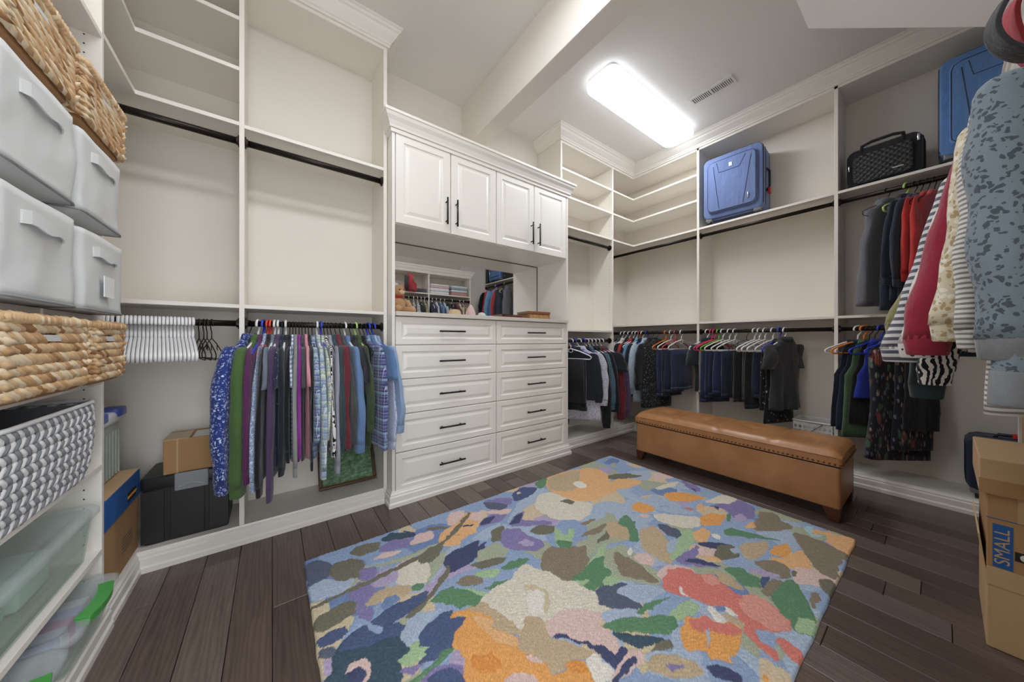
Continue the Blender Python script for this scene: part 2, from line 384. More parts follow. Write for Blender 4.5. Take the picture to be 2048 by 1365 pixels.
# section behind the camera, seen in the mirror
YD = -.215; YE = -.488
D = thing('closet_section', 'white closet section with folded linens on its shelf seen in the mirror', 'closet unit')
panel(D, 2.895, 2.915, YF+.002, YD, 0, 2.19); panel(D, 2.105, 2.125, YE, YD, .70, 2.19)   # wall-hung divider, open below for the boxes
panel(D, 1.03, 1.05, YF+.002, YD, 0, 2.19)
B(1.05, 2.895, YE-.012, YE, .09, 2.19).obj('back_panel', M_BACK, D)
for (x0, x1) in ((1.05, 2.105), (2.125, 2.895)):
    shelf(D, x0, x1, YE, YD, 1.845); rod(D, (x0, -.24, 1.75), (x1, -.24, 1.75))
B(1.03, 2.915, YE, YD, 2.17, 2.19).obj('top_panel', M_LAM, D)
sweep([(2.915, YE-.01), (2.915, YD), (1.03, YD)], [(o*.7, z-.78) for o, z in CROWN]).obj('crown_moulding', M_THERMO, D)

# ------------------------------------------------------------------ drawer cabinet with hutch
def raised(w, h, rings, th=.019):
    """raised-panel front in the x/z plane, face towards -y; rings = [(inset, depth)]"""
    mb = MB(); seq = [(0, th)]+rings; R = []
    for ins, dep in seq:
        R.append([(ins, dep, ins), (w-ins, dep, ins), (w-ins, dep, h-ins), (ins, dep, h-ins)])
    return mb.loft(R, caps=True)
def ringset(fr): return [(0, .003), (.003, 0), (fr, 0), (fr+.004, .005), (fr+.012, .0075), (fr+.016, .0075), (fr+.034, .0015), (fr+.037, .001)]
def bar_pull(mb, c, L, vertical):
    cx, cy, cz = c
    if vertical:
        mb.tube([(cx, cy, cz-L/2), (cx, cy, cz+L/2)], .006, 10)
        for s_ in (-1, 1): mb.tube([(cx, cy, cz+s_*L*.36), (cx, cy+.034, cz+s_*L*.36)], .0045, 8)
    else:
        mb.tube([(cx-L/2, cy, cz), (cx+L/2, cy, cz)], .006, 10)
        for s_ in (-1, 1): mb.tube([(cx+s_*L*.36, cy, cz), (cx+s_*L*.36, cy+.034, cz)], .0045, 8)
    return mb
DF = 2.075; DX0, DX1 = .603, 2.19
H = thing('drawer_cabinet', 'white ten-drawer built-in cabinet with mirror niche and four upper doors', 'cabinet')
for x0, x1 in ((DX0, .622), (2.171, DX1)):
    B(x0, x1, DF, YB-.002, 0, 2.40).obj('side_panel', M_THERMO, H, bevel=.0015)
B(.622, 2.171, DF+.02, YB-.01, .06, 1.205).obj('drawer_carcass', M_LAM, H)
B(.622, 2.171, DF+.02, YB-.002, 1.797, 2.40).obj('upper_carcass', M_THERMO, H)
B(.622, 2.171, 2.05, YB-.002, 1.207, 1.234).obj('countertop', plain('beige_laminate', '#cfc8be', .4, var=.02), H, bevel=.002)
t = NT('mirror_glass'); t.color((.86, .87, .86, 1)); M_MIR = t.fin(.005, 1.0)
mir = B(.622, 2.171, 2.484, 2.49, 1.234, 1.797).obj('mirror', M_MIR, H)
MB().box(.622, 2.171, 2.480, 2.484, 1.789, 1.7965).box(2.166, 2.1705, 2.480, 2.484, 1.235, 1.79).obj('mirror_edge', plain('mirror_edge_grey', '#55534f', .4), mir)
rows = [(.080, .328), (.334, .572), (.578, .796), (.802, 1.016), (1.022, 1.203)]
for (x0, x1) in ((.626, 1.392), (1.399, 2.167)):
    for z0, z1 in rows:
        o = raised(x1-x0, z1-z0, ringset(.038)).obj('drawer', M_THERMO, H, loc=(x0, DF, z0))
        bar_pull(MB(), ((x1-x0)/2, -.032, (z1-z0)/2), .195, False).obj('handle', M_PULL, o, smooth=True)
for i, (x0, x1) in enumerate(((.626, 1.005), (1.011, 1.392), (1.399, 1.779), (1.785, 2.167))):
    o = raised(x1-x0, .572, ringset(.052)).obj('door', M_THERMO, H, loc=(x0, DF, 1.80))
    bar_pull(MB(), ((x1-x0-.035) if i % 2 == 0 else .035, -.032, .145), .185, True).obj('handle', M_PULL, o, smooth=True)
HC = [(0, 2.365), (.008, 2.365), (.01, 2.385), (.018, 2.39), (.02, 2.402), (.03, 2.425), (.044, 2.445), (.05, 2.462), (.056, 2.466), (.056, 2.482), (0, 2.482)]
sweep([(DX0, YA-.002), (DX0, DF), (DX1, DF), (DX1, YA-.002)], HC).obj('crown_moulding', M_THERMO, H)
sweep([(DX0, YA-.02), (DX0, DF), (DX1, DF), (DX1, YA-.02)], BASE).obj('base_moulding', M_THERMO, H)
B(DX0, DX1, DF, YB-.01, 2.40, 2.472).obj('top_panel', M_LAM, H)

# ------------------------------------------------------------------ lamps and vent
def emit(name, col, strength):
    t = NT(name); e = t.n('ShaderNodeEmission'); e.inputs[0].default_value = lin(col); e.inputs[1].default_value = strength; t.l(e.outputs[0], t.out.inputs[0]); return t.m
def lamp(x0, x1, y0, y1, strength, label):
    L = thing('ceiling_light', label, 'ceiling light', ((x0+x1)/2, (y0+y1)/2, ZC)); hx, hy = (x1-x0)/2, (y1-y0)/2
    MB().rbox(-hx+.02, hx-.02, -hy+.02, hy-.02, -.03, 0, .05, vr=.004).obj('light_base', plain('lamp_white_metal', '#e8e8e6', .4), L, smooth=False)
    o = MB().rbox(-hx, hx, -hy, hy, -.082, -.012, .085, seg=5, vr=.03).obj('diffuser', [emit('lamp_diffuser_%g' % strength, '#f6f9ff', strength), emit('lamp_rim_%g' % strength, '#f1f6ff', strength*.16)], L, smooth=True)
    for pl in o.data.polygons: pl.material_index = 0 if pl.normal.z < -.7 else 1    # the moulded rim glows far less than the lens
    MB().cyl((hx-.04, 0, -.084), 'z', .006, .006, 8).obj('screw', M_CHROME, L)
lamp(1.945, 3.235, 1.40, 1.69, LIGHT_R, 'long glowing white ceiling light with rounded ends above the leather bench')
lamp(-.25, 1.04, .80, 1.09, LIGHT_L, 'long glowing white ceiling light between beam and basket shelves')
V = thing('air_vent', 'small white slotted air vent in the ceiling beside the light', 'vent', (2.85, 1.122, ZC))
M_VENT = plain('vent_white', '#dedcd8', .45)
MB().box(-.06, .06, -.16, -.145, -.008, 0).box(-.06, .06, .145, .16, -.008, 0).box(-.06, -.035, -.145, .145, -.008, 0).box(.035, .06, -.145, .145, -.008, 0).box(-.035, .035, -.004, .004, -.008, 0).obj('vent_frame', M_VENT, V)
B(-.035, .035, -.145, .145, -.002, -.0005).obj('duct', plain('duct_dark', '#6f6c68', .9), V)
for i in range(22):
    y = -.138+i*.0132
    if abs(y) < .007: continue
    mb = MB().add([(-.034, y-.0015, -.007), (.034, y-.0015, -.007), (.034, y+.0075, -.002), (-.034, y+.0075, -.002), (-.034, y, -.0075), (.034, y, -.0075), (.034, y+.009, -.0025), (-.034, y+.009, -.0025)],
                  [(0, 1, 2, 3), (7, 6, 5, 4), (0, 4, 5, 1), (1, 5, 6, 2), (2, 6, 7, 3), (3, 7, 4, 0)])
    mb.obj('slat', M_VENT, V)
# ------------------------------------------------------------------ rug, hand-tufted floral
RUG = '''slate 117,1763 170,1768 218,1710 215,1647 188,1596 143,1583 121,1609
olive 205,1644 232,1689 299,1684 353,1609 310,1536 253,1544 213,1588
olive 296,1734 356,1766 438,1732 427,1687 379,1672 328,1686
ltblue 119,1591 189,1605 247,1543 283,1536 243,1482 125,1493
teal 452,1763 526,1781 580,1726 591,1674 542,1696 454,1720
navy 567,1774 615,1700 618,1668 591,1674
purple 429,1698 505,1709 576,1671 562,1612 479,1622 421,1641
pink 378,1614 432,1633 511,1599 467,1582
pink 564,1638 622,1680 680,1674 699,1638 671,1600 608,1605 562,1612
sage 347,1581 482,1548 659,1554 696,1539 646,1524 496,1514 375,1554
ltblue 516,1315 570,1373 602,1435 661,1462 736,1483 758,1453 665,1424 632,1368 564,1316
sage 584,1438 661,1462 695,1474 640,1385 551,1327 516,1315 570,1373
pink 438,1502 550,1521 503,1497 455,1479
cream 455,1479 559,1491 582,1417 555,1353 514,1325 475,1345 436,1365 430,1416
lilac 377,1516 436,1515 450,1462 430,1416 362,1411 332,1442
purple 319,1580 377,1559 384,1521 346,1479 294,1508
purple 236,1469 297,1497 334,1450 339,1401 289,1363 314,1298 278,1267 255,1334 267,1396
tan 292,1353 337,1394 400,1392 466,1352 458,1313 416,1301 396,1341 356,1346 330,1325
blue2 344,1322 372,1350 408,1328 405,1301 370,1287 343,1299
navy2 285,1255 340,1286 410,1281 518,1277 487,1240 408,1213 330,1214
green 465,1334 493,1346 516,1315 491,1296 462,1309
olive 126,1394 190,1421 245,1412 263,1375 247,1340 195,1328 147,1317 124,1328
navy2 125,1301 213,1301 211,1263 156,1254 125,1259
teal 156,1196 203,1243 266,1255 276,1215 301,1189 333,1225 387,1165 357,1147 372,1081 357,1063 321,1057 331,1023 305,990 280,948 125,1063 131,1137 157,1142 150,1174
navy2 203,1243 266,1255 276,1215 301,1189 333,1225 387,1165 357,1147 280,1161 226,1184 181,1205
pink 180,1120 209,1137 239,1126 252,1092 246,1066 215,1050 206,1057 237,1078 230,1103 206,1116 182,1113
navy 182,1113 217,1113 238,1082 210,1061 181,1083
slate 127,1245 166,1240 174,1211 160,1193 128,1211
lilac 127,1201 148,1191 153,1140 128,1144
ltblue 358,1134 418,1198 499,1175 534,1157 464,1142 420,1107 394,1076 374,1085
navy2 389,1062 435,1122 529,1145 558,1124 535,1089 593,1061 530,1025 498,993 437,987 373,1007 409,1019
ltgreen 321,1057 361,1060 396,1094 405,1081 392,1060 431,1049 402,1035 412,1016 363,1015 334,1031
green 449,1197 475,1224 522,1205 579,1131 621,1100 679,1105 683,1145 632,1210 582,1247 529,1234 519,1224
ltgreen 578,1250 659,1190 714,1122 690,1114 632,1210
navy 637,1365 665,1424 718,1445 818,1436 915,1477 807,1391 884,1413 813,1349 729,1318 633,1315
olive 555,1482 610,1538 692,1529 666,1471 602,1435 560,1444
taupe 619,1247 678,1261 729,1233 728,1175 679,1193
ltgreen 719,1251 785,1244 822,1195 773,1181 732,1192
ltblue 828,1469 953,1510 1039,1510 1010,1467 937,1445 878,1418
peach 689,1572 741,1621 822,1639 898,1721 963,1691 938,1586 886,1513 828,1511 779,1492 758,1467 698,1511 696,1539
pink 800,1705 841,1764 906,1771 935,1740 871,1670 798,1641
pink 915,1654 973,1693 1012,1664 998,1619 939,1602
navy 849,1611 914,1590 900,1581 849,1595
navy 771,1554 807,1545 794,1537
olive 669,1705 723,1705 787,1633 693,1669
olive 124,1474 284,1487 468,1502 597,1522 691,1543 865,1657 924,1702 936,1692 864,1624 707,1531 591,1490 472,1477 285,1464 127,1458
olive 396,1207 493,1243 598,1321 650,1377 627,1309 545,1257 445,1200 412,1195
purple 322,1009 339,1022 394,994 357,988
green 313,968 396,975 468,1003 504,985 440,973 339,948
lilac 452,959 497,982 515,957 508,918 475,910
purple 373,951 411,969 457,950 481,922 481,886 480,843 355,936
navy2 383,944 416,949 452,938 468,906 471,850 368,927
purple 1094,1775 1175,1754 1268,1705 1191,1626 1140,1702
slate 1080,1766 1130,1729 1193,1643 1129,1618 1069,1663
pink 1024,1661 1091,1629 1179,1598 1126,1551 1046,1628
ltblue 1049,1467 1174,1567 1271,1643 1461,1669 1372,1568 1267,1551 1153,1514
navy2 1246,1662 1305,1741 1401,1782 1497,1710 1411,1662 1323,1644
pink 1327,1736 1354,1744 1357,1720 1327,1708
green 1534,1780 1663,1801 1623,1739 1505,1681 1497,1710
purple 940,1578 1039,1616 1126,1551 1060,1519 927,1543
navy 928,1557 989,1604 1066,1579 990,1541
purple 1060,1459 1161,1525 1240,1518 1145,1456 1274,1360 1260,1325 1134,1388
navy 1060,1459 1153,1514 1219,1516 1118,1445
olive 911,1405 957,1477 1043,1471 973,1384 910,1381
sage 810,1371 925,1369 936,1278 891,1277 770,1303
purple 941,1370 1023,1443 1093,1391 1079,1332 1124,1246 1107,1209 1048,1206 951,1278
lilac 999,1302 1065,1303 1081,1253 1047,1242
olive 1104,1341 1197,1357 1263,1308 1228,1262 1167,1273
ltgreen 1268,1304 1244,1196 1322,1234 1321,1206 1231,1141 1145,1134 1166,1190
green 1180,1204 1239,1148 1197,1118 1141,1130
cream 1356,1560 1433,1624 1523,1601 1546,1520 1555,1451 1632,1335 1522,1273 1431,1259 1323,1340 1307,1416 1303,1488
olive 1486,1483 1548,1467 1556,1421 1508,1408
peach 1552,1669 1670,1782 1808,1791 1936,1755 2052,1729 2092,1638 2069,1540 1997,1486 1952,1371 1865,1368 1734,1358 1644,1365 1580,1432 1551,1536
tan 1670,1782 1936,1755 1949,1715 1683,1526 1569,1589 1556,1667
white 1755,1615 1814,1609 1810,1525 1752,1509 1725,1564
olive 2069,1540 2243,1467 2163,1415 2021,1494
lilac 2116,1682 2208,1644 2177,1575 2080,1560
taupe 1387,1230 1476,1226 1520,1208 1416,1193
sage 1237,1123 1315,1120 1529,1146 1586,1038 1490,976 1405,1012 1269,1022 1188,988 1224,1043
taupe 1296,1149 1398,1163 1535,1141 1394,1105
olive 1319,1062 1481,1101 1416,1045 1350,1053
tan 1529,1146 1602,1109 1586,1038 1490,976 1460,1027 1416,1045
green 1560,1106 1695,1127 1675,1054 1514,944 1481,969 1575,1031
ltgreen 1207,996 1357,1034 1297,965 1202,901 1234,827 1128,859 1037,890 1016,961
green 1012,964 1111,969 1266,988 1271,960 1209,928 1215,882 1150,890 1122,854 1059,874 1049,908 1117,914
sage 1282,976 1394,980 1420,922 1376,848 1284,791 1223,826 1228,914
taupe 1258,936 1369,911 1352,833 1284,791 1234,827
taupe 984,1096 1051,1160 1124,1181 1157,1130 1216,1113 1264,1077 1212,1040 1202,1000 1134,973 1028,971 997,966 999,1033 982,1076
green 823,1205 919,1211 983,1180 942,1160 871,1169
olive 734,1304 848,1287 899,1249 857,1223 759,1263
sage 762,1305 880,1337 950,1297 894,1264 817,1298
green 707,1145 782,1145 844,1123 823,1104 739,1121
cream 682,1103 726,1122 837,1113 881,1151 936,1153 955,1117 973,1083 999,1033 1003,980 1035,947 1039,907 1067,859 1040,812 1040,780 1009,781 927,849 861,883 817,880 732,901 711,937 685,1021 675,1092
tan2 846,1059 896,1031 907,969 881,930 824,903 867,965 873,1021 837,1030
white 824,1014 882,1015 885,969 832,919 788,922 791,958
pink 832,875 886,879 965,828 1002,763 954,756 960,692 950,663 903,651 862,728 806,813 769,828
tan 598,1094 675,1092 689,1018 711,937 703,896 664,939 638,978 672,1002 626,1051
orange 534,1090 566,1110 599,1085 626,1051 669,997 635,973 685,903 679,864 668,837 712,793 702,757 706,724 750,727 787,721 805,686 789,630 758,592 462,813 484,904 515,934 497,994 534,1036 592,1062
peach 598,1064 669,997 635,973 685,903 675,867 618,922 603,1004
deep 520,925 580,897 590,841 535,850 509,880
pink 670,825 706,786 699,759 674,789
pink 564,797 605,798 650,760 646,720 571,753
tan 688,876 753,927 788,922 809,886 772,832 818,761 865,691 819,692 780,726 731,725 699,729 708,763 694,812 668,843
white 808,688 861,688 863,632 852,609 824,603 789,630
deep 747,724 785,719 802,683 786,664 755,692
navy 788,808 814,808 862,734 902,692 903,651 950,663 958,632 902,629 863,617 871,658 865,714 821,777
pink 849,617 913,632 980,616 985,595 953,581 886,589 836,602
navy 824,603 870,612 916,619 957,602 929,594 876,597 837,594
slate 1069,858 1141,849 1223,807 1138,807 1149,764 1184,729 1143,704 1054,766 1046,816
ltblue 1009,781 1082,749 1137,700 1104,680 986,739
green 961,744 1031,720 1099,677 1053,649 978,705
slate 1107,865 1217,811 1136,808 1144,776 1163,704 1144,699 1053,767 1034,808
ltblue 1136,808 1213,796 1303,728 1302,693 1227,697 1173,705 1149,772
sage 1318,998 1428,968 1416,900 1395,811 1377,751 1308,725 1251,795 1211,854 1239,939
taupe 1349,975 1366,889 1356,808 1327,729 1277,786 1235,857
tan 1603,995 1715,974 1656,867 1533,789 1488,753 1473,810 1479,903
ltgreen 1678,836 1796,851 1841,802 1722,762 1534,764 1509,783 1582,801
slate 1740,972 1776,929 1778,849 1706,829 1679,878
ltblue 1628,859 1701,833 1608,794 1542,794
cream 1841,1037 2013,854 1906,816 1827,851 1772,982
orange 2013,854 2105,841 2166,777 2016,750 1932,813
peach 1811,809 1905,801 1905,754 1800,731 1756,764
white 1879,744 1909,729 1905,702 1863,705
navy 1755,751 1816,712 1873,636 1795,582 1713,626 1693,658 1768,676 1732,735
olive 1803,689 1873,636 1795,582 1713,626 1693,658
pink 1704,729 1774,678 1708,664 1651,713
ltblue 1821,636 1877,614 1846,593 1792,608
peach 1646,711 1703,662 1702,616 1677,641
purple 1529,768 1615,752 1732,741 1641,708 1616,715 1667,609 1618,624 1528,724
navy 1555,737 1616,703 1662,613 1628,627 1572,696
tan 1913,620 2049,546 1976,521 1839,526 1805,574
orange 1987,513 2113,485 2059,447 1980,444 1942,496
peach 1908,498 1975,448 2114,418 1975,358 1902,413 1866,472
taupe 1802,531 1900,480 1893,430 1807,401 1765,432 1795,503
lilac 1726,544 1774,497 1795,440 1760,436 1724,493
pink 1385,887 1467,875 1458,821 1405,804 1368,842
white 1394,929 1441,938 1445,929 1377,893
tan 1595,609 1619,570 1594,512 1569,494 1545,530 1547,575
green 1643,595 1716,551 1700,510 1704,477 1635,463 1603,505 1629,553
navy2 1714,480 1757,458 1708,446 1635,454
taupe 1622,455 1736,444 1764,414 1671,409 1614,426
pink 1371,766 1463,766 1518,725 1527,670 1462,648 1420,719 1340,701
coral 1345,716 1427,734 1491,718 1522,674 1506,645 1567,609 1535,556 1522,512 1536,484 1570,476 1577,420 1552,368 1518,337 1468,333 1404,401 1369,427 1398,461 1427,507 1377,545 1352,604 1311,686
ltcoral 1483,490 1570,476 1577,420 1552,368 1518,337 1468,333 1431,381 1439,445
ltcoral 1524,641 1567,609 1531,559 1476,600
white 1366,663 1382,660 1352,630 1344,606 1343,636
ltblue 1321,610 1353,599 1358,552 1320,491 1303,539
white 1347,552 1385,543 1358,505 1340,476 1318,499
white 1399,520 1427,484 1408,461 1389,490
blue2 1378,536 1412,511 1399,497 1368,513
tan 1358,505 1395,478 1388,433 1359,428 1350,476
orange 1174,566 1245,575 1303,539 1312,497 1343,473 1352,426 1297,416 1240,406 1196,421 1182,405 1176,426 1147,458 1165,473 1107,516 1141,545
coral 1239,572 1303,539 1312,497 1343,473 1352,426 1320,424 1253,500 1218,539
ltblue 1251,508 1268,502 1232,490 1178,475 1206,490
coral 1369,427 1383,403 1352,375 1355,332 1313,318 1315,350 1327,376 1344,419
coral 1398,353 1428,331 1412,272 1353,267 1364,313
sage 1377,345 1382,335 1357,313 1323,310 1330,322
green 1615,417 1754,411 1820,381 1705,325 1588,277 1524,273 1495,313 1539,342 1564,375
ltgreen 1578,327 1607,291 1588,277 1524,273 1495,313
taupe 2213,480 2267,470 2268,355 2230,270 2122,292 1955,281 1965,334 2085,402
peach 2380,431 2447,277 2407,266 2230,270 2275,337 2336,418
sage 2309,424 2378,373 2299,360 2264,400
pink 1812,397 1918,411 1949,367 1957,319 1926,265 1857,316 1799,368
olive 1881,417 1882,385 1832,402
olive 1878,319 1938,304 1915,263 1804,267 1842,309
taupe 1763,332 1799,314 1766,296 1662,301
green 1108,699 1202,699 1301,659 1215,673 1133,681
ltgreen 1196,626 1324,617 1337,567 1241,578 1192,593
green 969,746 1059,706 1212,614 1175,585 1122,578 1063,628 1005,698
teal 977,706 1039,640 1107,570 994,612 965,670
olive 1002,583 1076,587 1108,575 1088,542
ltblue 979,588 1024,572 1084,522 1107,450 1077,437 1023,453 944,536
tan 959,571 1011,565 1060,528 1091,483 1087,450 1039,460 973,509 956,543
purple 1003,538 1050,498 1045,491 1010,507
navy 1107,450 1144,433 1172,376 1138,372 1090,413
beige 1277,361 1298,335 1282,284 1259,264 1172,328
orange 1212,336 1237,323 1217,311 1194,328
ltblue 1913,1368 1968,1353 1945,1226 1920,1136 1888,1181 1868,1284
ltblue 1604,1311 1656,1312 1803,1182 1780,1140 1657,1175 1580,1251
ltblue 1701,1124 1752,1105 1807,1027 1730,999 1657,1061
ltblue 1959,1150 2054,1168 2062,1073 1976,1053 1908,1084
ltblue 1899,1071 2000,1016 2051,882 1960,932 1889,1040
orange 1767,1150 1888,1181 1901,1089 1876,1050 1784,1081
pink 1752,1087 1808,1045 1743,1040
orange 2129,1135 2249,1070 2299,940 2175,968 2052,1059
coral 2038,977 2086,913 2042,916
peach 2119,927 2198,930 2155,881 2092,870
purple 2172,888 2433,796 2397,700 2266,668 2134,698 2183,748 2233,822
cream 2236,922 2431,887 2454,803 2328,812 2238,899
lilac 2173,738 2260,726 2208,677 2114,705
navy 2208,861 2238,839 2177,816
purple 2432,1166 2428,1036 2336,1005 2339,1076
navy 2354,1065 2363,1034 2319,1006
cream 2161,1209 2318,1196 2402,1161 2285,1142 2147,1182
pink 2281,1307 2420,1354 2438,1279 2439,1218 2333,1254
peach 1953,1441 2067,1466 2170,1390 2164,1311 2005,1325 1891,1385
olive 2059,1531 2165,1512 2285,1363 2157,1414 2018,1489
blue2 2244,1722 2401,1758 2412,1671 2267,1634
sage 2265,1671 2337,1671 2277,1609 2223,1615
sage 2342,684 2450,661 2464,520 2412,475 2348,590 2308,655
taupe 2153,635 2367,665 2419,608 2344,559 2326,491 2186,549 2120,613
peach 2091,666 2216,654 2135,618
green 2151,771 2210,764 2116,728 2087,741
green 1962,716 2033,709 2057,630 2118,499 2030,593 1945,685
aqua 2344,462 2395,455 2414,426 2315,424 2361,375 2281,412'''
PAL = dict(slate='#565f73', olive='#6f6c5d', ltblue='#a9bad0', teal='#3d5162', navy='#42496a', navy2='#4a597f', blue2='#7088b4', purple='#837aab', lilac='#b1a3c4', pink='#ddc0bb', sage='#a8af98', cream='#dcd5c6', tan='#bfaa8b', tan2='#cdbf9f', green='#5d8866', ltgreen='#a4c197', taupe='#877a69', peach='#e5b37e', orange='#e6a35c', deep='#e0934a', coral='#d67c70', ltcoral='#dd988b', white='#e7e2d8', beige='#d3c0a2', aqua='#a8cdd6')
PAL = {k: '#%02x%02x%02x' % tuple(round(int(v[i:i+2], 16)*.9+x*.1) for i, x in ((1, 190), (3, 188), (5, 182))) for k, v in PAL.items()}   # dusty dyed wool
RX0, RX1, RY0, RY1 = .118, 2.44, .273, 1.796
def make_rug():
    st = .0042; nx = int((RX1-RX0)/st); ny = int((RY1-RY0)/st)
    gx, gy = np.meshgrid(np.linspace(RX0, RX1, nx+1), np.linspace(RY0, RY1, ny+1), indexing='ij')
    rs = np.random.RandomState(4)
    def smooth_noise(n):
        g = rs.rand(n+2, n+2); u = (gx-RX0)/(RX1-RX0)*n; v = (gy-RY0)/(RY1-RY0)*n; i = u.astype(int).clip(0, n); j = v.astype(int).clip(0, n); a = u-i; b = v-j
        return g[i, j]*(1-a)*(1-b)+g[i+1, j]*a*(1-b)+g[i, j+1]*(1-a)*b+g[i+1, j+1]*a*b
    # the tufter's wavering hand: patch edges are not clean
    qx = gx+(smooth_noise(90)-.5)*.016; qy = gy+(smooth_noise(90)-.5)*.016
    col = np.empty(gx.shape+(3,)); base = np.array(lin('#8ea2c2')[:3]); l2 = np.array(lin('#9db1cd')[:3]); l3 = np.array(lin('#6f87b2')[:3])
    m = smooth_noise(7)[..., None]; col[:] = base*(1-m)+l2*m
    sd = rs.rand(230, 2)*[RX1-RX0, RY1-RY0]+[RX0, RY0]; best = np.full(gx.shape, 9.); who = np.zeros(gx.shape, int)
    for i, (sx, sy) in enumerate(sd):
        a_ = rs.rand()*PI; dx = qx-sx; dy = qy-sy; e = ((dx*np.cos(a_)+dy*np.sin(a_))/1.7)**2+(dx*np.sin(a_)-dy*np.cos(a_))**2; k = e < best; best[k] = e[k]; who[k] = i
    fill = [lin(PAL[c])[:3] for c in ('ltblue', 'blue2', 'sage', 'ltblue', 'lilac', 'tan2', 'ltblue', 'sage', 'beige')]
    for i in range(230):
        if i % 2: col[who == i] = fill[rs.randint(len(fill))]
    idx = who*.01; n = 0
    for line in RUG.strip().splitlines():
        a = line.split(); n += 1; P = np.array([[float(t) for t in p.split(',')] for p in a[1:]])/1000.
        # round the traced corners once (Chaikin)
        P = P.mean(0)+(P-P.mean(0))*1.05
        for _ in range(2):
            Q = np.roll(P, -1, 0); P = np.stack([P*.84+Q*.16, P*.16+Q*.84], 1).reshape(-1, 2)
        x0, y0 = P.min(0)-.01; x1, y1 = P.max(0)+.01
        i0, i1 = np.searchsorted(gx[:, 0], [x0, x1]); j0, j1 = np.searchsorted(gy[0], [y0, y1])
        if i1 <= i0 or j1 <= j0: continue
        X = qx[i0:i1, j0:j1]; Y = qy[i0:i1, j0:j1]; ins = np.zeros(X.shape, bool)
        for (ax, ay), (bx, by) in zip(P, np.roll(P, -1, 0)):
            c = (ay > Y) != (by > Y); ins ^= c & (X < (bx-ax)*(Y-ay)/((by-ay) or 1e-9)+ax)
        col[i0:i1, j0:j1][ins] = lin(PAL[a[0]])[:3]; idx[i0:i1, j0:j1][ins] = n
    # yarn streaks: each patch is tufted in its own direction
    ang = (idx*2.399) % PI*.35-.2; s = np.sin((gx*np.cos(ang)*.6+gy*np.cos(ang)+gx*np.sin(ang))*520+smooth_noise(120)*9)
    f = 1+.11*s+(rs.rand(*gx.shape)-.5)*.26; f[rs.rand(*gx.shape) < .06] *= 1.18
    col = np.clip(col*f[..., None], 0, 1)
    edge = np.zeros(gx.shape); edge[1:-1, 1:-1] = (np.abs(np.diff(idx, axis=0))[:-1, 1:-1] > 0) | (np.abs(np.diff(idx, axis=1))[1:-1, :-1] > 0)
    z = .0125+.0012*s+(rs.rand(*gx.shape)-.5)*.0016-edge*.0022
    z[[0, -1], :] = .002; z[:, [0, -1]] = .002
    v = np.stack([gx+(smooth_noise(30)-.5)*.006, gy+(smooth_noise(30)-.5)*.006, z], -1).reshape(-1, 3)
    ii = np.arange((nx+1)*(ny+1)).reshape(nx+1, ny+1); q = np.stack([ii[:-1, :-1], ii[1:, :-1], ii[1:, 1:], ii[:-1, 1:]], -1).reshape(-1, 4)
    me = bpy.data.meshes.new('rug'); me.vertices.add(len(v)); me.vertices.foreach_set('co', v.ravel().astype(np.float32))
    me.loops.add(q.size); me.polygons.add(len(q)); me.loops.foreach_set('vertex_index', q.ravel().astype(np.int32)); me.polygons.foreach_set('loop_start', np.arange(0, q.size, 4, dtype=np.int32))
    me.update(calc_edges=True)
    at = me.color_attributes.new('yarn', 'FLOAT_COLOR', 'POINT'); c4 = np.ones((len(v), 4), np.float32); c4[:, :3] = col.reshape(-1, 3); at.data.foreach_set('color', c4.ravel())
    t = NT('rug_wool'); a = t.n('ShaderNodeAttribute', attribute_name='yarn'); t.color(a.outputs['Color']); t.bump(t.noise(t.coord(), 900, 1).outputs[0], .5, .003); t.fin(.95, 0, .1)
    me.materials.append(t.m); o = bpy.data.objects.new('area_rug', me); C.objects.link(o)
    return tag(o, 'large floral area rug in blue, peach, coral and green on the dark floor', 'rug')
make_rug()

# ------------------------------------------------------------------ hangers
def hanger_mesh(r, wide=.2, bar=True, notch=False):
    hook = MB(); pts = []
    for k in range(13):
        a = math.radians(-25+k*225/12); pts.append((.025*math.cos(a), 0, .025*math.sin(a)+.0155+r-.0253))
    pts += [(-.015, 0, -.031), (0, 0, -.048), (0, 0, -.082)]
    hook.tube(pts, r, 7)
    fr = MB(); w = wide
    path = [(0, 0, -.078), (w*.45, 0, -.104), (w*.9, 0, -.142), (w, 0, -.156), (w*.985, 0, -.172), (w*.93, 0, -.18), (w*.4, 0, -.178), (0, 0, -.177), (-w*.4, 0, -.178), (-w*.93, 0, -.18), (-w*.985, 0, -.172), (-w, 0, -.156), (-w*.9, 0, -.142), (-w*.45, 0, -.104)]
    fr.tube(path, r, 7, closed=True)
    if notch:
        for s_ in (-1, 1): fr.tube([(s_*w*.5, 0, -.112), (s_*w*.5, 0, -.13), (s_*w*.56, 0, -.136)], r*.8, 5)
    else: fr.tube([(-.016, 0, -.086), (-.022, 0, -.105), (0, 0, -.116), (.022, 0, -.105), (.016, 0, -.086)], r*.8, 5)
    return hook, fr
HC_ = dict(white='#e9e9ea', blue='#2f46c4', red='#d8433c', pink='#d6466f', lime='#b9dc7c', green='#74c03a', orange='#ee8234', rose='#c8505a', black='#161617', brown='#3a2c26')
_hm = {}
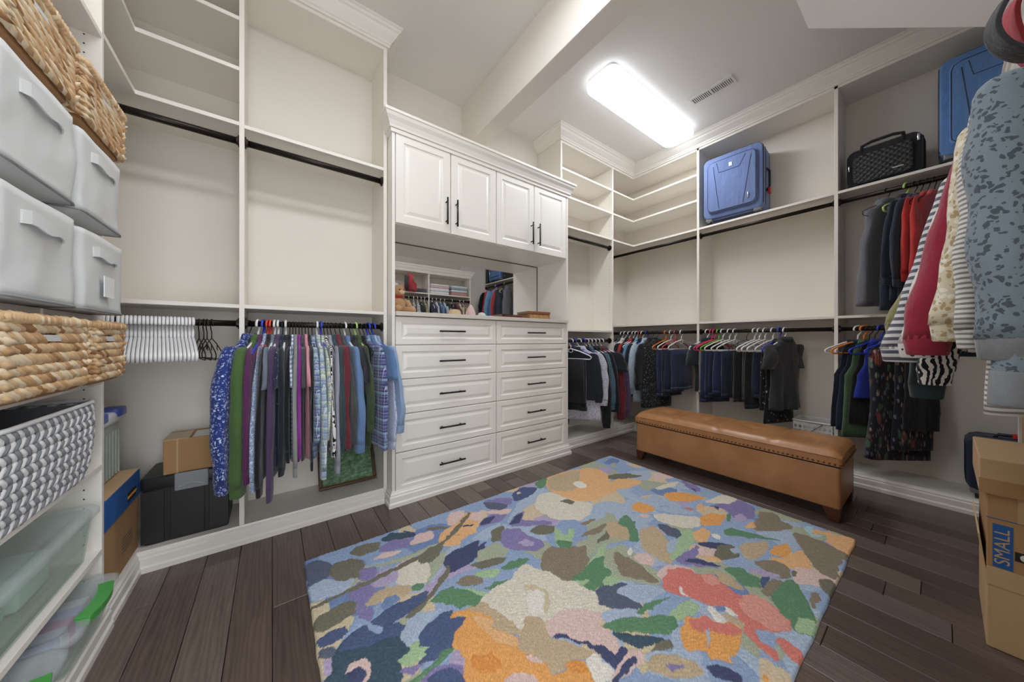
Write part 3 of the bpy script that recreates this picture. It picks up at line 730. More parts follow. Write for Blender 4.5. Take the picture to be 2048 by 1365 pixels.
def hanger(color, pos, rot, label, group, slim=False, wide=.2):
    key = (color, slim, wide)
    if key not in _hm:
        m = plain('hanger_%s%s' % (color, '_slim' if slim else ''), HC_[color], .32 if not slim else .5, var=.02)
        h, f = hanger_mesh(.0024 if slim else .0058, wide, notch=slim); _hm[key] = (f.mesh('hanger_frame', m, True), h.mesh('hanger_hook', m, True))
    o = bpy.data.objects.new('clothes_hanger', _hm[key][0]); C.objects.link(o); o.location = pos; o.rotation_euler = (0, 0, rot); tag(o, label, 'hanger', group)
    k = bpy.data.objects.new('hook', _hm[key][1]); C.objects.link(k); k.parent = o; return o

# ------------------------------------------------------------------ hanging clothes
WR = [0., 1.]     # crease seed and crease depth of the garment being sewn
def ring_at(z, w, t, n, shift, p=.75, cx=0, cy=0, rim=False):
    out = []
    for k in range(n):
        a = 2*PI*k/n; ca, sa = math.cos(a), math.sin(a); x = w*math.copysign(abs(ca)**p, ca); y = t*math.copysign(abs(sa)**p, sa)
        q = Vector(((cx+x)*15, (cy+y)*15+WR[0], z*6+WR[0])); e1 = mnoise.noise(q)*.0065*WR[1]; e2 = mnoise.noise(q*2.7)*.003*WR[1]; d = min(1, max(0, -z-.1)*8)
        out.append((cx+x+ca*(e1+e2)*d, cy+y+shift(cx+x, z)+sa*(e1+e2)*d, z+(e1*.8*d if rim else 0)))
    return out
def interp(prof, z):
    for (z0, a0, b0), (z1, a1, b1) in zip(prof, prof[1:]):
        if z0 >= z >= z1:
            f = (z0-z)/(z0-z1); f = f*f*(3-2*f) if abs(z0-z1) > .1 else f; return a0+(a1-a0)*f, b0+(b1-b0)*f
    return prof[-1][1:]
def garment(kind, m, pos, rot, label, cat, group, seed=0, hw=.2, L=.64, sl=.56, t=.017, ts=.026, sw=.05, splay=.05, trim=None, collar=True, name=None, hem=0, slot=None):
    r = random.Random(seed*7+3); WR[0] = seed*3.7; WR[1] = .9+.5*r.random(); sl *= .97+.06*r.random(); hw *= .96+.07*r.random(); splay += (r.random()-.5)*.02; ph = r.random()*6; k1 = 2.2+r.random()*1.6
    G = thing(name or {'pants': 'trousers', 'tank': 'tank_top', 'vest': 'vest', 'dress': 'dress'}.get(kind, 'shirt'), label, cat, pos, rot, group)
    def shift(x, z):
        d = max(0, -z-.16); return math.sin(x/hw*k1*PI*.6+ph+z*2)*min(.014, d*.032)*(t/.017)**.5+math.sin(x/hw*k1*2.3+ph*2)*min(.006, d*.015)
    trim = trim or m
    def put(mb, nm, mat):
        if slot:      # neighbours press on it: cloth stays between the two dividing lines
            out = []
            for x, y, z in mb.v:
                b = slot[0 if y < 0 else 1]
                if b is not None:
                    px, py, tn, open_x = b; yb = (py+(x-px)*tn)*(1 if py > 0 else -1)
                    if open_x is not None and x > open_x: yb += (x-open_x)*1.6
                    yb = max(.0025, yb*.96); y = math.copysign(yb*math.tanh(abs(y)/yb), y)
                out.append((x, y, z))
            mb.v = out
        return mb.obj(nm, mat, G, smooth=True)
    if seed >= 170: WR[1] *= .6
    G.location.z -= r.random()*.008
    if kind == 'pants':
        z0 = -.172; mb = MB(); lv = [(z0, .5, .3), (z0-.004, .9, .75), (z0-.015, 1, 1), (z0-L*.15, 1.01, 1.0), (z0-L*.3, 1.03, 1.0), (z0-L*.45, 1.03, 1.05), (z0-L*.6, 1.05, 1.1), (z0-L*.8, 1.05, 1.1), (z0-L, 1.06, 1.05)]
        mb.loft([ring_at(z, hw*a, t*b, 22, shift) for z, a, b in lv]); put(mb, 'folded_leg', m)
        mb = MB(); L2 = L*(.8+.12*r.random())
        mb.loft([ring_at(z, hw*.93*a, t*.6*b, 22, lambda x, z_: shift(x, z_)-t*1.25) for z, a, b in [(z0, .4, .3), (z0-.006, .95, .9), (z0-L2*.5, 1, 1), (z0-L2, 1.02, 1.1)]]); put(mb, 'folded_leg', m)
        mb = MB(); mb.loft([ring_at(z0-L+d_, hw*1.075, t*1.12, 22, shift) for d_ in (.03, .001)]); put(mb, 'trouser_hem', trim); return G
    nk = .062
    if kind == 'tank': prof = [(-.072, hw*.42, t*.5), (-.1, hw*.5, t*.7), (-.15, hw*.62, t), (-.26, hw*.72, t), (-.33, hw*.98, t), (-.072-L, hw*1.12, t*1.25)]
    elif kind == 'vest': prof = [(-.066, nk, t*.9), (-.095, nk*1.35, t*1.2), (-.14, hw*.8, t*1.2), (-.25, hw*.78, t), (-.36, hw*1.0, t*1.15), (-.072-L, hw*1.05, t*1.5)]
    else: prof = [(-.068, nk, t*.85), (-.092, nk*1.35, t*1.25), (-.118, hw*.66, t*1.25), (-.152, hw*.97, t*.95), (-.2, hw*1.03, t), (-.4, hw*.98, t*1.15), (-.072-L, hw*(1.2 if kind == 'dress' else 1.07), t*1.4)]
    zs = [p[0] for p in prof[:-1]]; zl = prof[-1][0]; z = zs[-1]; nst = 11
    zs += [z+(zl-z)*(i+1)/nst for i in range(nst)]
    mb = MB(); mb.loft([ring_at(z, *interp(prof, z), 26, shift) for z in zs]); put(mb, 'body', m)
    if collar:
        mb = MB(); mb.loft([ring_at(z, w, tt, 16, lambda x, z_: 0) for z, w, tt in ((-.098, nk*1.28, t*1.35), (-.075, nk*1.15, t*1.3), (-.056, nk*1.02, t*1.1), (-.052, nk*.9, t*.9), (-.06, nk*.8, t*.6))]); put(mb, 'collar', trim)
    if hem:
        mb = MB(); mb.loft([ring_at(zl+d_, interp(prof, zl+d_)[0]*1.012, interp(prof, zl+d_)[1]*1.05, 26, shift) for d_ in (hem, .0, -.004)]); put(mb, 'hem_band', trim)
    if kind in ('long', 'short'):
        LS = sl if kind == 'long' else .19
        for s_ in (1, -1):
            cy0 = (r.random()-.5)*t*.9; n = 15 if kind == 'long' else 7; rr = []
            FS = [0, .01, .03, .06]+[.06+.94*(j+1)/n for j in range(n)]
            for i, f in enumerate(FS):
                z = -.116-(LS+.012)*f
                cx = s_*(hw*.86+((splay+.02) if s_ > 0 else .004)*(math.sin(min(1, f*1.25)*PI/2) if splay < .075 and seed < 170 else f)) if kind == 'long' else s_*(hw*.86+f*(.055 if s_ > 0 else .015))
                a = sw*(1.05 if f < .25 else 1.05-.3*(f-.25)) if kind == 'long' else sw*(1.15+.15*f)
                a *= 1 if s_ > 0 else .72     # the wall-side sleeve is squeezed
                b = ts*(.55+.45*min(1, f*4))*(1 if f < .7 else 1-.35*(f-.7))
                wob = .004*math.sin(f*7+ph)+.0025*math.sin(f*19+ph*2)
                k_ = (.3, .6, .82, .95)[i] if i < 4 else 1; a *= k_; b *= .5+.5*k_
                rr.append(ring_at(z, a*(1+.035*math.sin(f*15+ph)), b, 18, lambda x, z_: 0, .85, cx+wob, cy0+.01*math.sin(f*5+ph)*s_))
            mb = MB(); mb.loft(rr); o = put(mb, 'sleeve', m)
            if kind == 'long':
                last = rr[-1]; cx = sum(p[0] for p in last)/18; cy = sum(p[1] for p in last)/18; z = last[0][2]
                mb = MB(); mb.loft([ring_at(z+d_, sw*.72*k_, ts*.82*k_, 14, lambda x, z_: 0, .85, cx, cy) for d_, k_ in ((.012, 1.06), (-.002, 1.1), (-.045, .98), (-.048, .9))]); put(mb, 'cuff', trim)
    return G
RODS = {'A': lambda s: ((s, 2.205, 1.138), -PI/2), 'T': lambda s: ((s, 2.205, 1.045), -PI/2), 'W': lambda s: ((3.42, s, 1.134), PI), 'U': lambda s: ((3.42, s, 2.087), PI), 'D': lambda s: ((s, -.24, 1.75), PI/2)}
def for_(col, slim, lab):
    w = lab.split()
    if len(w) > 11:
        k = max([i for i in range(3, 12) if w[i] in ('with', 'beside', 'between', 'next', 'behind', 'on', 'under', 'at', 'in', 'over', 'deep', 'showing', 'squeezed', 'whose', 'half', 'hanging', 'seen', 'peeking', 'folded')] or [9]); w = w[:k]
    return '%s hanger holding the %s' % ('slim black' if slim else col+' plastic', ' '.join(w))
def at_rod(k, s, phi):
    p, a = RODS[k](s); return p, a+math.radians(phi)

def slots(rod, items, stops=(None, None)):
    """items = [(s, swing, thickness)] along one rod; returns a pair of dividing lines for each, in its own frame.
    stops = panels at the low and high end: (s, swing, x beyond which the cloth hangs free of the panel)"""
    out = []; order = sorted(range(len(items)), key=lambda i: items[i][0]); res = [None]*len(items)
    ev = Vector((1, 0)) if rod in 'ATD' else Vector((0, 1))
    for k, i in enumerate(order):
        s_, phi, th = items[i]; rot = at_rod(rod, s_, phi)[1]; c, sn = math.cos(rot), math.sin(rot); e = Vector((ev.x*c+ev.y*sn, -ev.x*sn+ev.y*c)); pair = [None, None]
        for d in (-1, 1):
            if 0 <= k+d < len(order):
                s2, phi2, th2 = items[order[k+d]]; f = th/(th+th2); b = (s_+(s2-s_)*f, phi+(phi2-phi)*f, None)
            else: b = stops[0 if d < 0 else 1]
            if b is None: continue
            P = e*(b[0]-s_); pair[0 if P.y < 0 else 1] = (P.x, P.y, math.tan(math.radians(b[1]-phi)), b[2])
        res[i] = pair
    return res
def thick(kind, kw): return max(.008, kw.get('ts', .026) if kind in ('long', 'short') else kw.get('t', .017))
F = fabric; PF = print_fabric
cl = dict(
 navyfloral=PF('navy_white_floral_cotton', '#283a7c', ['#c9d2ea', '#8fa2d4'], 62, .5, 'flower'), olive=F('olive_fleece', '#4b6638'), plum=F('plum_knit', '#5c2a55'), ltprint=PF('pale_blue_print', '#8295b8', ['#c9d3e4'], 110, .4, 'blot'),
 black=F('black_cotton', '#191a1d'), ink=F('ink_cotton', '#1f242c'), greyblue=F('grey_blue_cotton', '#6f7a88'), purple=F('purple_fleece', '#50405f'), navyprint=PF('navy_white_print', '#232c4a', ['#9fabc8'], 50, .35, 'flower'),
 stripe=PF('blue_white_stripe', '#8fa7cf', ['#e4e8ef'], 14, .5, 'stripe'), grey=F('light_grey_jersey', '#8d8d8b'), magenta=F('magenta_knit', '#8e2e95'), charcoal=F('charcoal_cotton', '#4b4b4d'), pink=F('pink_cotton', '#d58e9d'),
 plaid1=PF('blue_purple_plaid', '#8fa6c4', ['#4b5590', '#9fc3ba', '#e0e6ea', '#2b3358'], 34, .5, 'plaid'), plaid2=PF('pale_madras_plaid', '#a9b9c6', ['#7d93bd', '#c6d2a8', '#eef0ec', '#5d6f8e'], 30, .5, 'plaid'), plaid3=PF('cream_green_plaid', '#d9d6bd', ['#8fae9a', '#6f86b0', '#f2efe4', '#55657a'], 36, .5, 'plaid'),
 zebra=PF('zebra_print', '#e2e0dc', ['#17171a'], 30, .5, 'zebra'), lav=F('lavender_grey_cotton', '#9a9bab'), teal=F('deep_teal_cotton', '#2f4a4e'), maroon=F('maroon_knit', '#6f2733'), denim=F('washed_denim', '#6482ad', .2), dgreen=F('moss_green_cotton', '#3f5232'),
 plaid4=PF('violet_plaid', '#5c5a95', ['#39406f', '#8db2c9', '#d9dcec', '#2c2b52'], 26, .5, 'plaid'), chambray=F('blue_chambray', '#5b7ba8', .14), ltdenim=F('pale_denim', '#8aa3c4', .16), finestripe=PF('fine_blue_stripe', '#9aa6c6', ['#c9d0e2'], 60, .5, 'zebra'),
 wbfloral=PF('white_navy_paisley', '#c9c8d4', ['#33365e', '#6b6d94'], 75, .42, 'flower'), dplaid=PF('dark_teal_plaid', '#2c3d4c', ['#3f6a70', '#41518a', '#93b3b8', '#17202c'], 36, .5, 'plaid'), red=F('red_knit', '#c03331'), sky=F('sky_blue_cotton', '#6d9cc4'), lace=PF('pale_blue_lace', '#b4c6d2', ['#39434f', '#7f93a6'], 80, .36, 'flower'),
 bwprint=PF('black_white_print', '#1c1c20', ['#c9c7c9'], 60, .3, 'flower'), white=F('white_cotton', '#d8d8d6'), navy=F('navy_twill', '#27304d'), navy2=F('dark_navy_denim', '#222a40'), dteal=F('bottle_green_jersey', '#242e33'), dgrey=F('graphite_jersey', '#343539'),
 night=PF('black_floral_chiffon', '#17171c', ['#a9a7ad'], 26, .28, 'flower'), nvtank=F('navy_jersey', '#1f2737'), sagegreen=F('sage_green_knit', '#4f6a4b'), cobalt=F('cobalt_jersey', '#243597'), leaf=PF('dark_leaf_print', '#1d1b22', ['#8a4a36', '#4a6a4c', '#a8887c', '#6b6a86'], 17, .3, 'leaf'),
 slate=F('slate_softshell', '#64646a', .08), nvjacket=F('navy_softshell', '#2b323f'), cherry=F('cherry_red_knit', '#c33a38'), pawprint=PF('grey_blue_print_fleece', '#75838d', ['#48525a'], 78, .37, 'blot'), marl=F('grey_marl_rib', '#75787c'), ivorystripe=PF('ivory_grey_stripe', '#d9d6cf', ['#85827f'], 26, .58, 'stripe'),
 cream=PF('cream_textured_knit', '#d4cab0', ['#e8e2d2', '#b09a72'], 46, .35, 'blot'), crimson=F('crimson_fleece', '#94293d'), dots=PF('white_black_dots', '#dedbd8', ['#1c1b1f'], 44, .2, 'dots'), greystripe=PF('wide_grey_stripe', '#d3d2d3', ['#5b5c67'], 13, .5, 'stripe'), khaki=F('khaki_cotton', '#8d8a62'),
 dgcuff=F('dark_green_rib', '#28383a'), bwgeo=PF('black_white_geometric', '#e1dfda', ['#17171a'], 22, .5, 'zebra'), tan=F('tan_canvas', '#a08a68'))
GA = 'clothes on the lower rod left of the drawers'
NB = 'beside the drawer cabinet'
A_list = [  # kind, cloth, rod position, swing, label, options
 ('long', 'navyfloral', -.098, -30, 'navy long-sleeved shirt with white floral print beside the black hangers', dict(sl=.60, L=.7, ts=.05, sw=.056, splay=.06)),
 ('long', 'olive', -.062, -24, 'olive green sweatshirt with ribbed cuffs between navy floral and plum tops', dict(sl=.63, L=.68, ts=.05, sw=.06, splay=.05)),
 ('long', 'plum', -.040, -19, 'plum long-sleeved top squeezed next to the olive sweatshirt', dict(sl=.56, ts=.026)),
 ('long', 'ltprint', -.022, -17, 'pale blue printed shirt next to a plum top', dict(sl=.6, ts=.018)),
 ('long', 'black', -.008, -15, 'black long-sleeved top beside a grey blue tee', dict(sl=.66, ts=.022, L=.7)),
 ('short', 'greyblue', .010, -13, 'grey blue tee in front of a purple sweatshirt', dict(ts=.024, L=.6)),
 ('long', 'purple', .026, -13, 'dark purple sweatshirt whose cuffs hang lowest', dict(sl=.68, ts=.034, L=.7, sw=.056)),
 ('short', 'navyprint', .045, -10, 'navy blouse with pale print next to the purple sweatshirt', dict(ts=.018)),
 ('long', 'ink', .060, -8, 'black hooded sweatshirt next to a navy printed blouse', dict(sl=.55, ts=.036, sw=.058)),
 ('long', 'black', .078, -7, 'plain black sweater between black hoodie and blue striped blouse', dict(sl=.5, ts=.03)),
 ('short', 'stripe', .092, -6, 'pale blue and white striped blouse among black tops', dict(ts=.016)),
 ('long', 'grey', .106, -5, 'light grey jersey cardigan beside a magenta top', dict(sl=.58, ts=.028)),
 ('long', 'magenta', .122, -4, 'bright magenta long-sleeved top', dict(sl=.5, ts=.026)),
 ('short', 'charcoal', .136, -3, 'charcoal grey tee next to a pink tee', dict(ts=.034, sw=.07)),
 ('short', 'pink', .152, -2, 'pink short-sleeved tee next to a charcoal tee', dict(ts=.026, sw=.075)),
 ('long', 'black', .168, -2, 'black cardigan between pink tee and blue plaid shirt', dict(sl=.56, ts=.014)),
 ('long', 'plaid1', .186, 0, 'blue and purple plaid shirt with rolled cuffs', dict(sl=.44, ts=.034, sw=.058)),
 ('long', 'plaid2', .210, 1, 'pale blue and green madras plaid shirt', dict(sl=.62, ts=.032, sw=.056)),
 ('long', 'plaid3', .230, 3, 'cream and green plaid shirt next to a zebra print top', dict(sl=.42, ts=.02)),
 ('long', 'zebra', .248, 4, 'black and white zebra print blouse', dict(sl=.52, ts=.022)),
 ('long', 'lav', .266, 6, 'lavender grey shirt next to the zebra print blouse', dict(sl=.6, ts=.02)),
 ('long', 'teal', .284, 7, 'deep teal long-sleeved top', dict(sl=.5, ts=.018)),
 ('long', 'maroon', .308, 8, 'maroon long-sleeved knit top', dict(sl=.5, ts=.03, sw=.056)),
 ('long', 'charcoal', .333, 9, 'charcoal long-sleeved top beside a denim shirt', dict(sl=.48, ts=.02)),
 ('long', 'denim', .358, 12, 'washed denim shirt with turned-up cuffs', dict(sl=.52, ts=.042, sw=.06)),
 ('short', 'ink', .390, 12, 'black short-sleeved top between denim and moss green shirts', dict(ts=.018)),
 ('long', 'dgreen', .418, 13, 'moss green shirt squeezed next to a black waistcoat', dict(sl=.42, ts=.022)),
 ('vest', 'black', .445, 15, 'black waistcoat between moss green and violet plaid shirts', dict(L=.5)),
 ('long', 'plaid4', .472, 19, 'violet and pale blue plaid shirt', dict(sl=.54, ts=.034, sw=.056)),
 ('short', 'chambray', .502, 23, 'blue chambray short-sleeved shirt ' + NB, dict(ts=.045, sw=.085, splay=.06)),
 ('long', 'finestripe', .520, 25, 'fine striped blue shirt half hidden under a pale denim shirt', dict(sl=.56, ts=.03)),
 ('long', 'ltdenim', .544, 27, 'pale denim shirt with rolled cuffs ' + NB, dict(sl=.46, ts=.04, sw=.058, splay=.07)),
]
A_list = [(k, c, s_ if s_ < .46 else .46+(s_-.46)*.74, phi*.67, lab, kw) for k, c, s_, phi, lab, kw in A_list]
SL = slots('A', [(r_[2], r_[3], thick(r_[0], r_[5])) for r_ in A_list], ((-.1155, 0, .041), (.577, 8, .14)))
for i, (kind, c, s_, phi, lab, kw) in enumerate(A_list):
    p, a = at_rod('A', s_, phi); kw = dict(kw); kw['sl'] = kw.get('sl', .56)*1.02; garment(kind, cl[c], p, a, lab, 'shirt', GA, seed=i, slot=SL[i], name={'vest': 'waistcoat'}.get(kind, 'shirt'), **kw)
    col = {0: 'black', 1: 'white', 2: 'blue', 3: 'red', 4: 'red', 5: 'white', 6: 'white', 8: 'white', 17: 'white', 18: 'blue', 24: 'white', 26: 'lime', 29: 'blue', 31: 'blue'}.get(i, 'black')
    hanger(col, p, a, for_(col, col == 'black', lab), '%s hangers among the clothes left of the drawers' % col, slim=(col == 'black'), wide=.19)
for i in range(26):
    p, a = at_rod('A', -.632+.0126*i+(.004 if i > 5 else 0), 10+.06*i)
    hanger('white', p, a, 'empty white plastic hanger packed in a row at the corner', 'empty white hangers in a row')
for i, (s_, phi) in enumerate(((-.292, 14), (-.275, 15), (-.263, 16), (-.246, 18))):
    p, a = at_rod('A', s_, phi); hanger('black', p, a, ('empty slim black hanger next to the row of white hangers', 'empty slim black hanger of a close pair between two others', 'empty slim black hanger of a close pair between two others', 'empty slim black hanger turned outward beside the navy floral shirt')[i], 'empty black hangers', slim=True, wide=.19)

GT = 'clothes in the tower right of the drawers'; TT = [
 ('pants', 'black', 2.365, 30, 'black trousers folded over a hanger next to the drawer cabinet', dict(hw=.15, L=.5, t=.03), 'white'),
 ('long', 'ink', 2.41, 33, 'black jacket next to a white and navy paisley shirt', dict(sl=.42, L=.5, ts=.05, t=.03), 'blue'),
 ('long', 'wbfloral', 2.485, 34, 'white and navy paisley blouse hanging low', dict(sl=.46, L=.72, ts=.045, t=.035, sw=.06), 'white'),
 ('long', 'black', 2.545, 34, 'black long-sleeved shirt under the paisley blouse', dict(sl=.68, L=.6, ts=.03), 'blue'),
 ('long', 'dplaid', 2.60, 34, 'dark teal plaid shirt with turned-up cuffs', dict(sl=.5, ts=.034), 'white'),
 ('long', 'black', 2.655, 35, 'black knit top behind the dark teal plaid shirt', dict(sl=.55, ts=.028), 'white'),
 ('short', 'ink', 2.715, 35, 'black tee in front of a maroon sweatshirt', dict(ts=.045, sw=.1, L=.5), 'white'),
 ('long', 'maroon', 2.775, 36, 'maroon sweatshirt between black tee and purple sweatshirt', dict(sl=.66, ts=.034), 'white'),
 ('long', 'purple', 2.84, 38, 'purple sweatshirt hanging at the inner corner of the closet', dict(sl=.62, ts=.045, sw=.06), 'white')]
SL = slots('T', [(r_[2], r_[3], thick(r_[0], r_[5])) for r_ in TT], ((2.213, 0, .036), (2.984, 0, .036)))
for i, (kind, c, s_, phi, lab, kw, col) in enumerate(TT):
    p, a = at_rod('T', s_, phi); garment(kind, cl[c], p, a, lab, 'trousers' if kind == 'pants' else 'shirt', GT, seed=50+i, slot=SL[i], **kw)
    hanger(col, p, a, for_(col, False, lab), '%s hangers in the closet tower' % col)
GW1 = 'clothes on the corner rod'; GW2 = 'clothes on the rod behind the bench'; GW3 = 'clothes on the low rod right of the bench'; GU = 'clothes on the upper rod below the luggage'
WW = [
 ('short', 'bwprint', 2.375, -16, 'black and white printed blouse deep in the closet corner', dict(hw=.17), 'brown', GW1), ('short', 'charcoal', 2.345, -17, 'charcoal top behind a white printed blouse in the corner', dict(hw=.18), 'white', GW1),
 ('long', 'white', 2.30, -11, 'white blouse between charcoal and red tops in the corner', dict(sl=.4, hw=.18), 'white', GW1), ('long', 'bwprint', 2.245, -13, 'black and white patterned shirt next to a red top', dict(sl=.5), 'white', GW1), ('long', 'red', 2.19, -14, 'red long-sleeved knit top in the corner', dict(sl=.46, ts=.026), 'white', GW1),
 ('long', 'black', 2.15, -11, 'black sweater beside the red knit top', dict(sl=.56), 'white', GW1), ('long', 'sky', 2.11, -14, 'sky blue shirt between two black tops', dict(sl=.36), 'rose', GW1), ('long', 'ink', 2.075, -11, 'ink black sweater next to a pale lace print blouse', dict(sl=.58, ts=.03), 'white', GW1),
 ('long', 'lace', 2.02, -15, 'pale blue lace print blouse under a black jacket', dict(sl=.52, L=.7, ts=.03), 'blue', GW1), ('long', 'black', 1.955, -11, 'black zip jacket with stand-up collar', dict(sl=.46, L=.52, ts=.045, t=.045), 'black', GW1), ('dress', 'bwprint', 1.90, -11, 'black and white printed dress showing below the black jacket', dict(L=.74), 'black', GW1),
 ('pants', 'navy', 1.80, -13, 'navy trousers folded over an orange hanger', dict(hw=.13, L=.5, t=.03), 'orange', GW1), ('pants', 'navy2', 1.745, -14, 'dark navy jeans folded over a white hanger', dict(hw=.14, L=.5, t=.03), 'white', GW1), ('pants', 'navy2', 1.695, -13, 'dark denim trousers folded over a rose hanger', dict(hw=.15, L=.45, t=.03), 'rose', GW1), ('pants', 'navy', 1.635, -12, 'navy trousers folded over the last white hanger before the panel', dict(hw=.15, L=.42, t=.035), 'white', GW1),
 ('short', 'dteal', 1.385, -22, 'bottle green jersey top beside the white panel', dict(hw=.15, L=.5, ts=.04), 'white', GW2), ('pants', 'grey', 1.345, -23, 'thin grey trousers squeezed between green top and navy trousers', dict(hw=.14, L=.42, t=.012), 'pink', GW2), ('pants', 'navy', 1.32, -26, 'navy trousers on the pink hanger', dict(hw=.15, L=.5, t=.025), 'pink', GW2), ('pants', 'navy', 1.285, -22, 'navy trousers on the bright green hanger', dict(hw=.15, L=.46, t=.025), 'green', GW2),
 ('pants', 'navy2', 1.25, -23, 'dark denim trousers next to the green hanger', dict(hw=.15, L=.43, t=.02), 'white', GW2), ('pants', 'navy', 1.195, -25, 'navy trousers on a pair of white hangers', dict(hw=.16, L=.4, t=.028), 'white', GW2), ('pants', 'navy2', 1.15, -25, 'dark navy trousers next to black trousers', dict(hw=.15, L=.42, t=.024), 'white', GW2),
 ('pants', 'black', 1.06, -22, 'black trousers on a slim black hanger', dict(hw=.14, L=.46, t=.03), 'black', GW2), ('pants', 'dgrey', 1.0, -23, 'graphite trousers beside black trousers', dict(hw=.13, L=.44, t=.024), 'white', GW2), ('pants', 'black', .965, -27, 'wide black trousers between graphite and navy ones', dict(hw=.15, L=.5, t=.026), 'white', GW2), ('pants', 'navy2', .925, -21, 'short navy trousers near the black tee', dict(hw=.13, L=.4, t=.026), 'white', GW2),
 ('pants', 'night', .87, -22, 'black trousers with pale flowers behind a black tee', dict(hw=.13, L=.5, t=.022), 'white', GW2), ('dress', 'night', .825, -24, 'black chiffon dress with pale flowers below the black tee', dict(L=.70, hw=.15), 'blue', GW2), ('short', 'dgrey', .79, -25, 'black tee with wide short sleeves at the end of the row', dict(hw=.16, L=.58, ts=.03, sw=.058, t=.03), 'white', GW2),
 ('tank', 'nvtank', .374, -40, 'navy sleeveless top on a white hanger', dict(hw=.155, L=.64, t=.02), 'white', GW3), ('tank', 'nvtank', .344, -46, 'navy tank top on the orange hanger', dict(hw=.15, L=.66, t=.02), 'orange', GW3), ('tank', 'sagegreen', .318, -44, 'sage green knit top between navy and cobalt ones', dict(hw=.15, L=.7, t=.022), 'black', GW3), ('tank', 'black', .292, -44, 'black sleeveless top next to a cobalt tank', dict(hw=.15, L=.6, t=.016), 'black', GW3),
 ('tank', 'cobalt', .262, -48, 'cobalt blue tank top on a blue hanger', dict(hw=.15, L=.42, t=.026), 'blue', GW3), ('dress', 'leaf', .195, -48, 'dark kimono with red and green leaf print', dict(hw=.16, L=.82, t=.06), 'blue', GW3), ('dress', 'leaf', .12, -46, 'leaf print dress behind the leaf print kimono', dict(hw=.115, L=.74, t=.028), 'black', GW3), ('dress', 'black', .09, -40, 'black dress behind the leaf print dress', dict(hw=.1, L=.6, t=.016), 'black', GW3)]
SL = {}
for g_, a_, b_, st in ((GW1, -17, -11, ((1.469, 0, .036), (2.478, 0, None))), (GW2, -27, -20, ((.494, 0, .036), (1.446, 0, .042))), (GW3, -50, -36, (None, (.471, 0, .057)))):
    ix = [i for i, r_ in enumerate(WW) if r_[7] == g_]; ss = [WW[i][2] for i in ix]
    for i in ix: r_ = list(WW[i]); f = (max(ss)-r_[2])/(max(ss)-min(ss)); r_[3] = a_+(b_-a_)*f; WW[i] = tuple(r_)
    for i, s2 in zip(ix, slots('W', [(WW[i][2], WW[i][3], thick(WW[i][0], WW[i][5])) for i in ix], st)): SL[i] = s2
for i, (kind, c, s_, phi, lab, kw, col, g) in enumerate(WW):
    p, a = at_rod('W', s_, phi); kw = dict(kw); kw.setdefault('hw', .19)
    garment(kind, cl[c], p, a, lab, {'pants': 'trousers', 'dress': 'dress'}.get(kind, 'shirt'), g, seed=80+i, slot=SL[i], collar=kind in ('long', 'short'), **kw)
    hanger(col, p, a, for_(col, col in ('black',), lab), '%s hangers, %s' % (col, g), slim=(col in ('black', 'brown')))
UU = [('vest', 'slate', .235, -30, 'slate grey softshell vest on the upper rod', dict(hw=.2, L=.72, t=.04, collar=True), 'black'), ('vest', 'nvjacket', .15, -27, 'dark navy softshell vest on the lime hanger', dict(hw=.19, L=.76, t=.03, collar=True), 'lime'), ('long', 'nvjacket', .115, -25, 'navy jacket in front of a second navy jacket', dict(sl=.5, L=.7, ts=.024), 'black'), ('long', 'nvjacket', .09, -23, 'second navy jacket next to the red tops', dict(sl=.5, L=.7, ts=.024), 'black'),
 ('long', 'cherry', .062, -20, 'cherry red top peeking out between navy jacket and khaki shirt', dict(sl=.5, ts=.02), 'black'), ('long', 'cherry', .036, -17, 'second cherry red top on the upper rod', dict(sl=.5, ts=.02), 'black'), ('long', 'sky', -.09, 5, 'sky blue shirt on the upper rod seen in the mirror', dict(sl=.5), 'blue'), ('long', 'red', -.13, 8, 'red jacket on the upper rod seen in the mirror', dict(sl=.5), 'white'), ('long', 'black', -.25, 20, 'black jacket at the wall end of the upper rod seen in the mirror', dict(sl=.5, L=.6, ts=.05, t=.04), 'black')]
SL = slots('U', [(r_[2], r_[3], thick(r_[0], r_[5])) for r_ in UU], ((-.484, 0, None), (.471, 0, .036)))
for i, (kind, c, s_, phi, lab, kw, col) in enumerate(UU):
    p, a = at_rod('U', s_, phi); kw = dict(kw); kw.setdefault('collar', False); garment(kind, cl[c], p, a, lab, 'jacket' if c in ('nvjacket', 'slate', 'black') else 'shirt', GU, seed=140+i, slot=SL[i], name='vest' if kind == 'vest' else 'jacket', **kw)
    hanger(col, p, a, for_(col, col == 'black', lab), '%s hangers on the upper rod' % col, slim=(col == 'black'))
GD = 'clothes on the rod by the cardboard boxes'
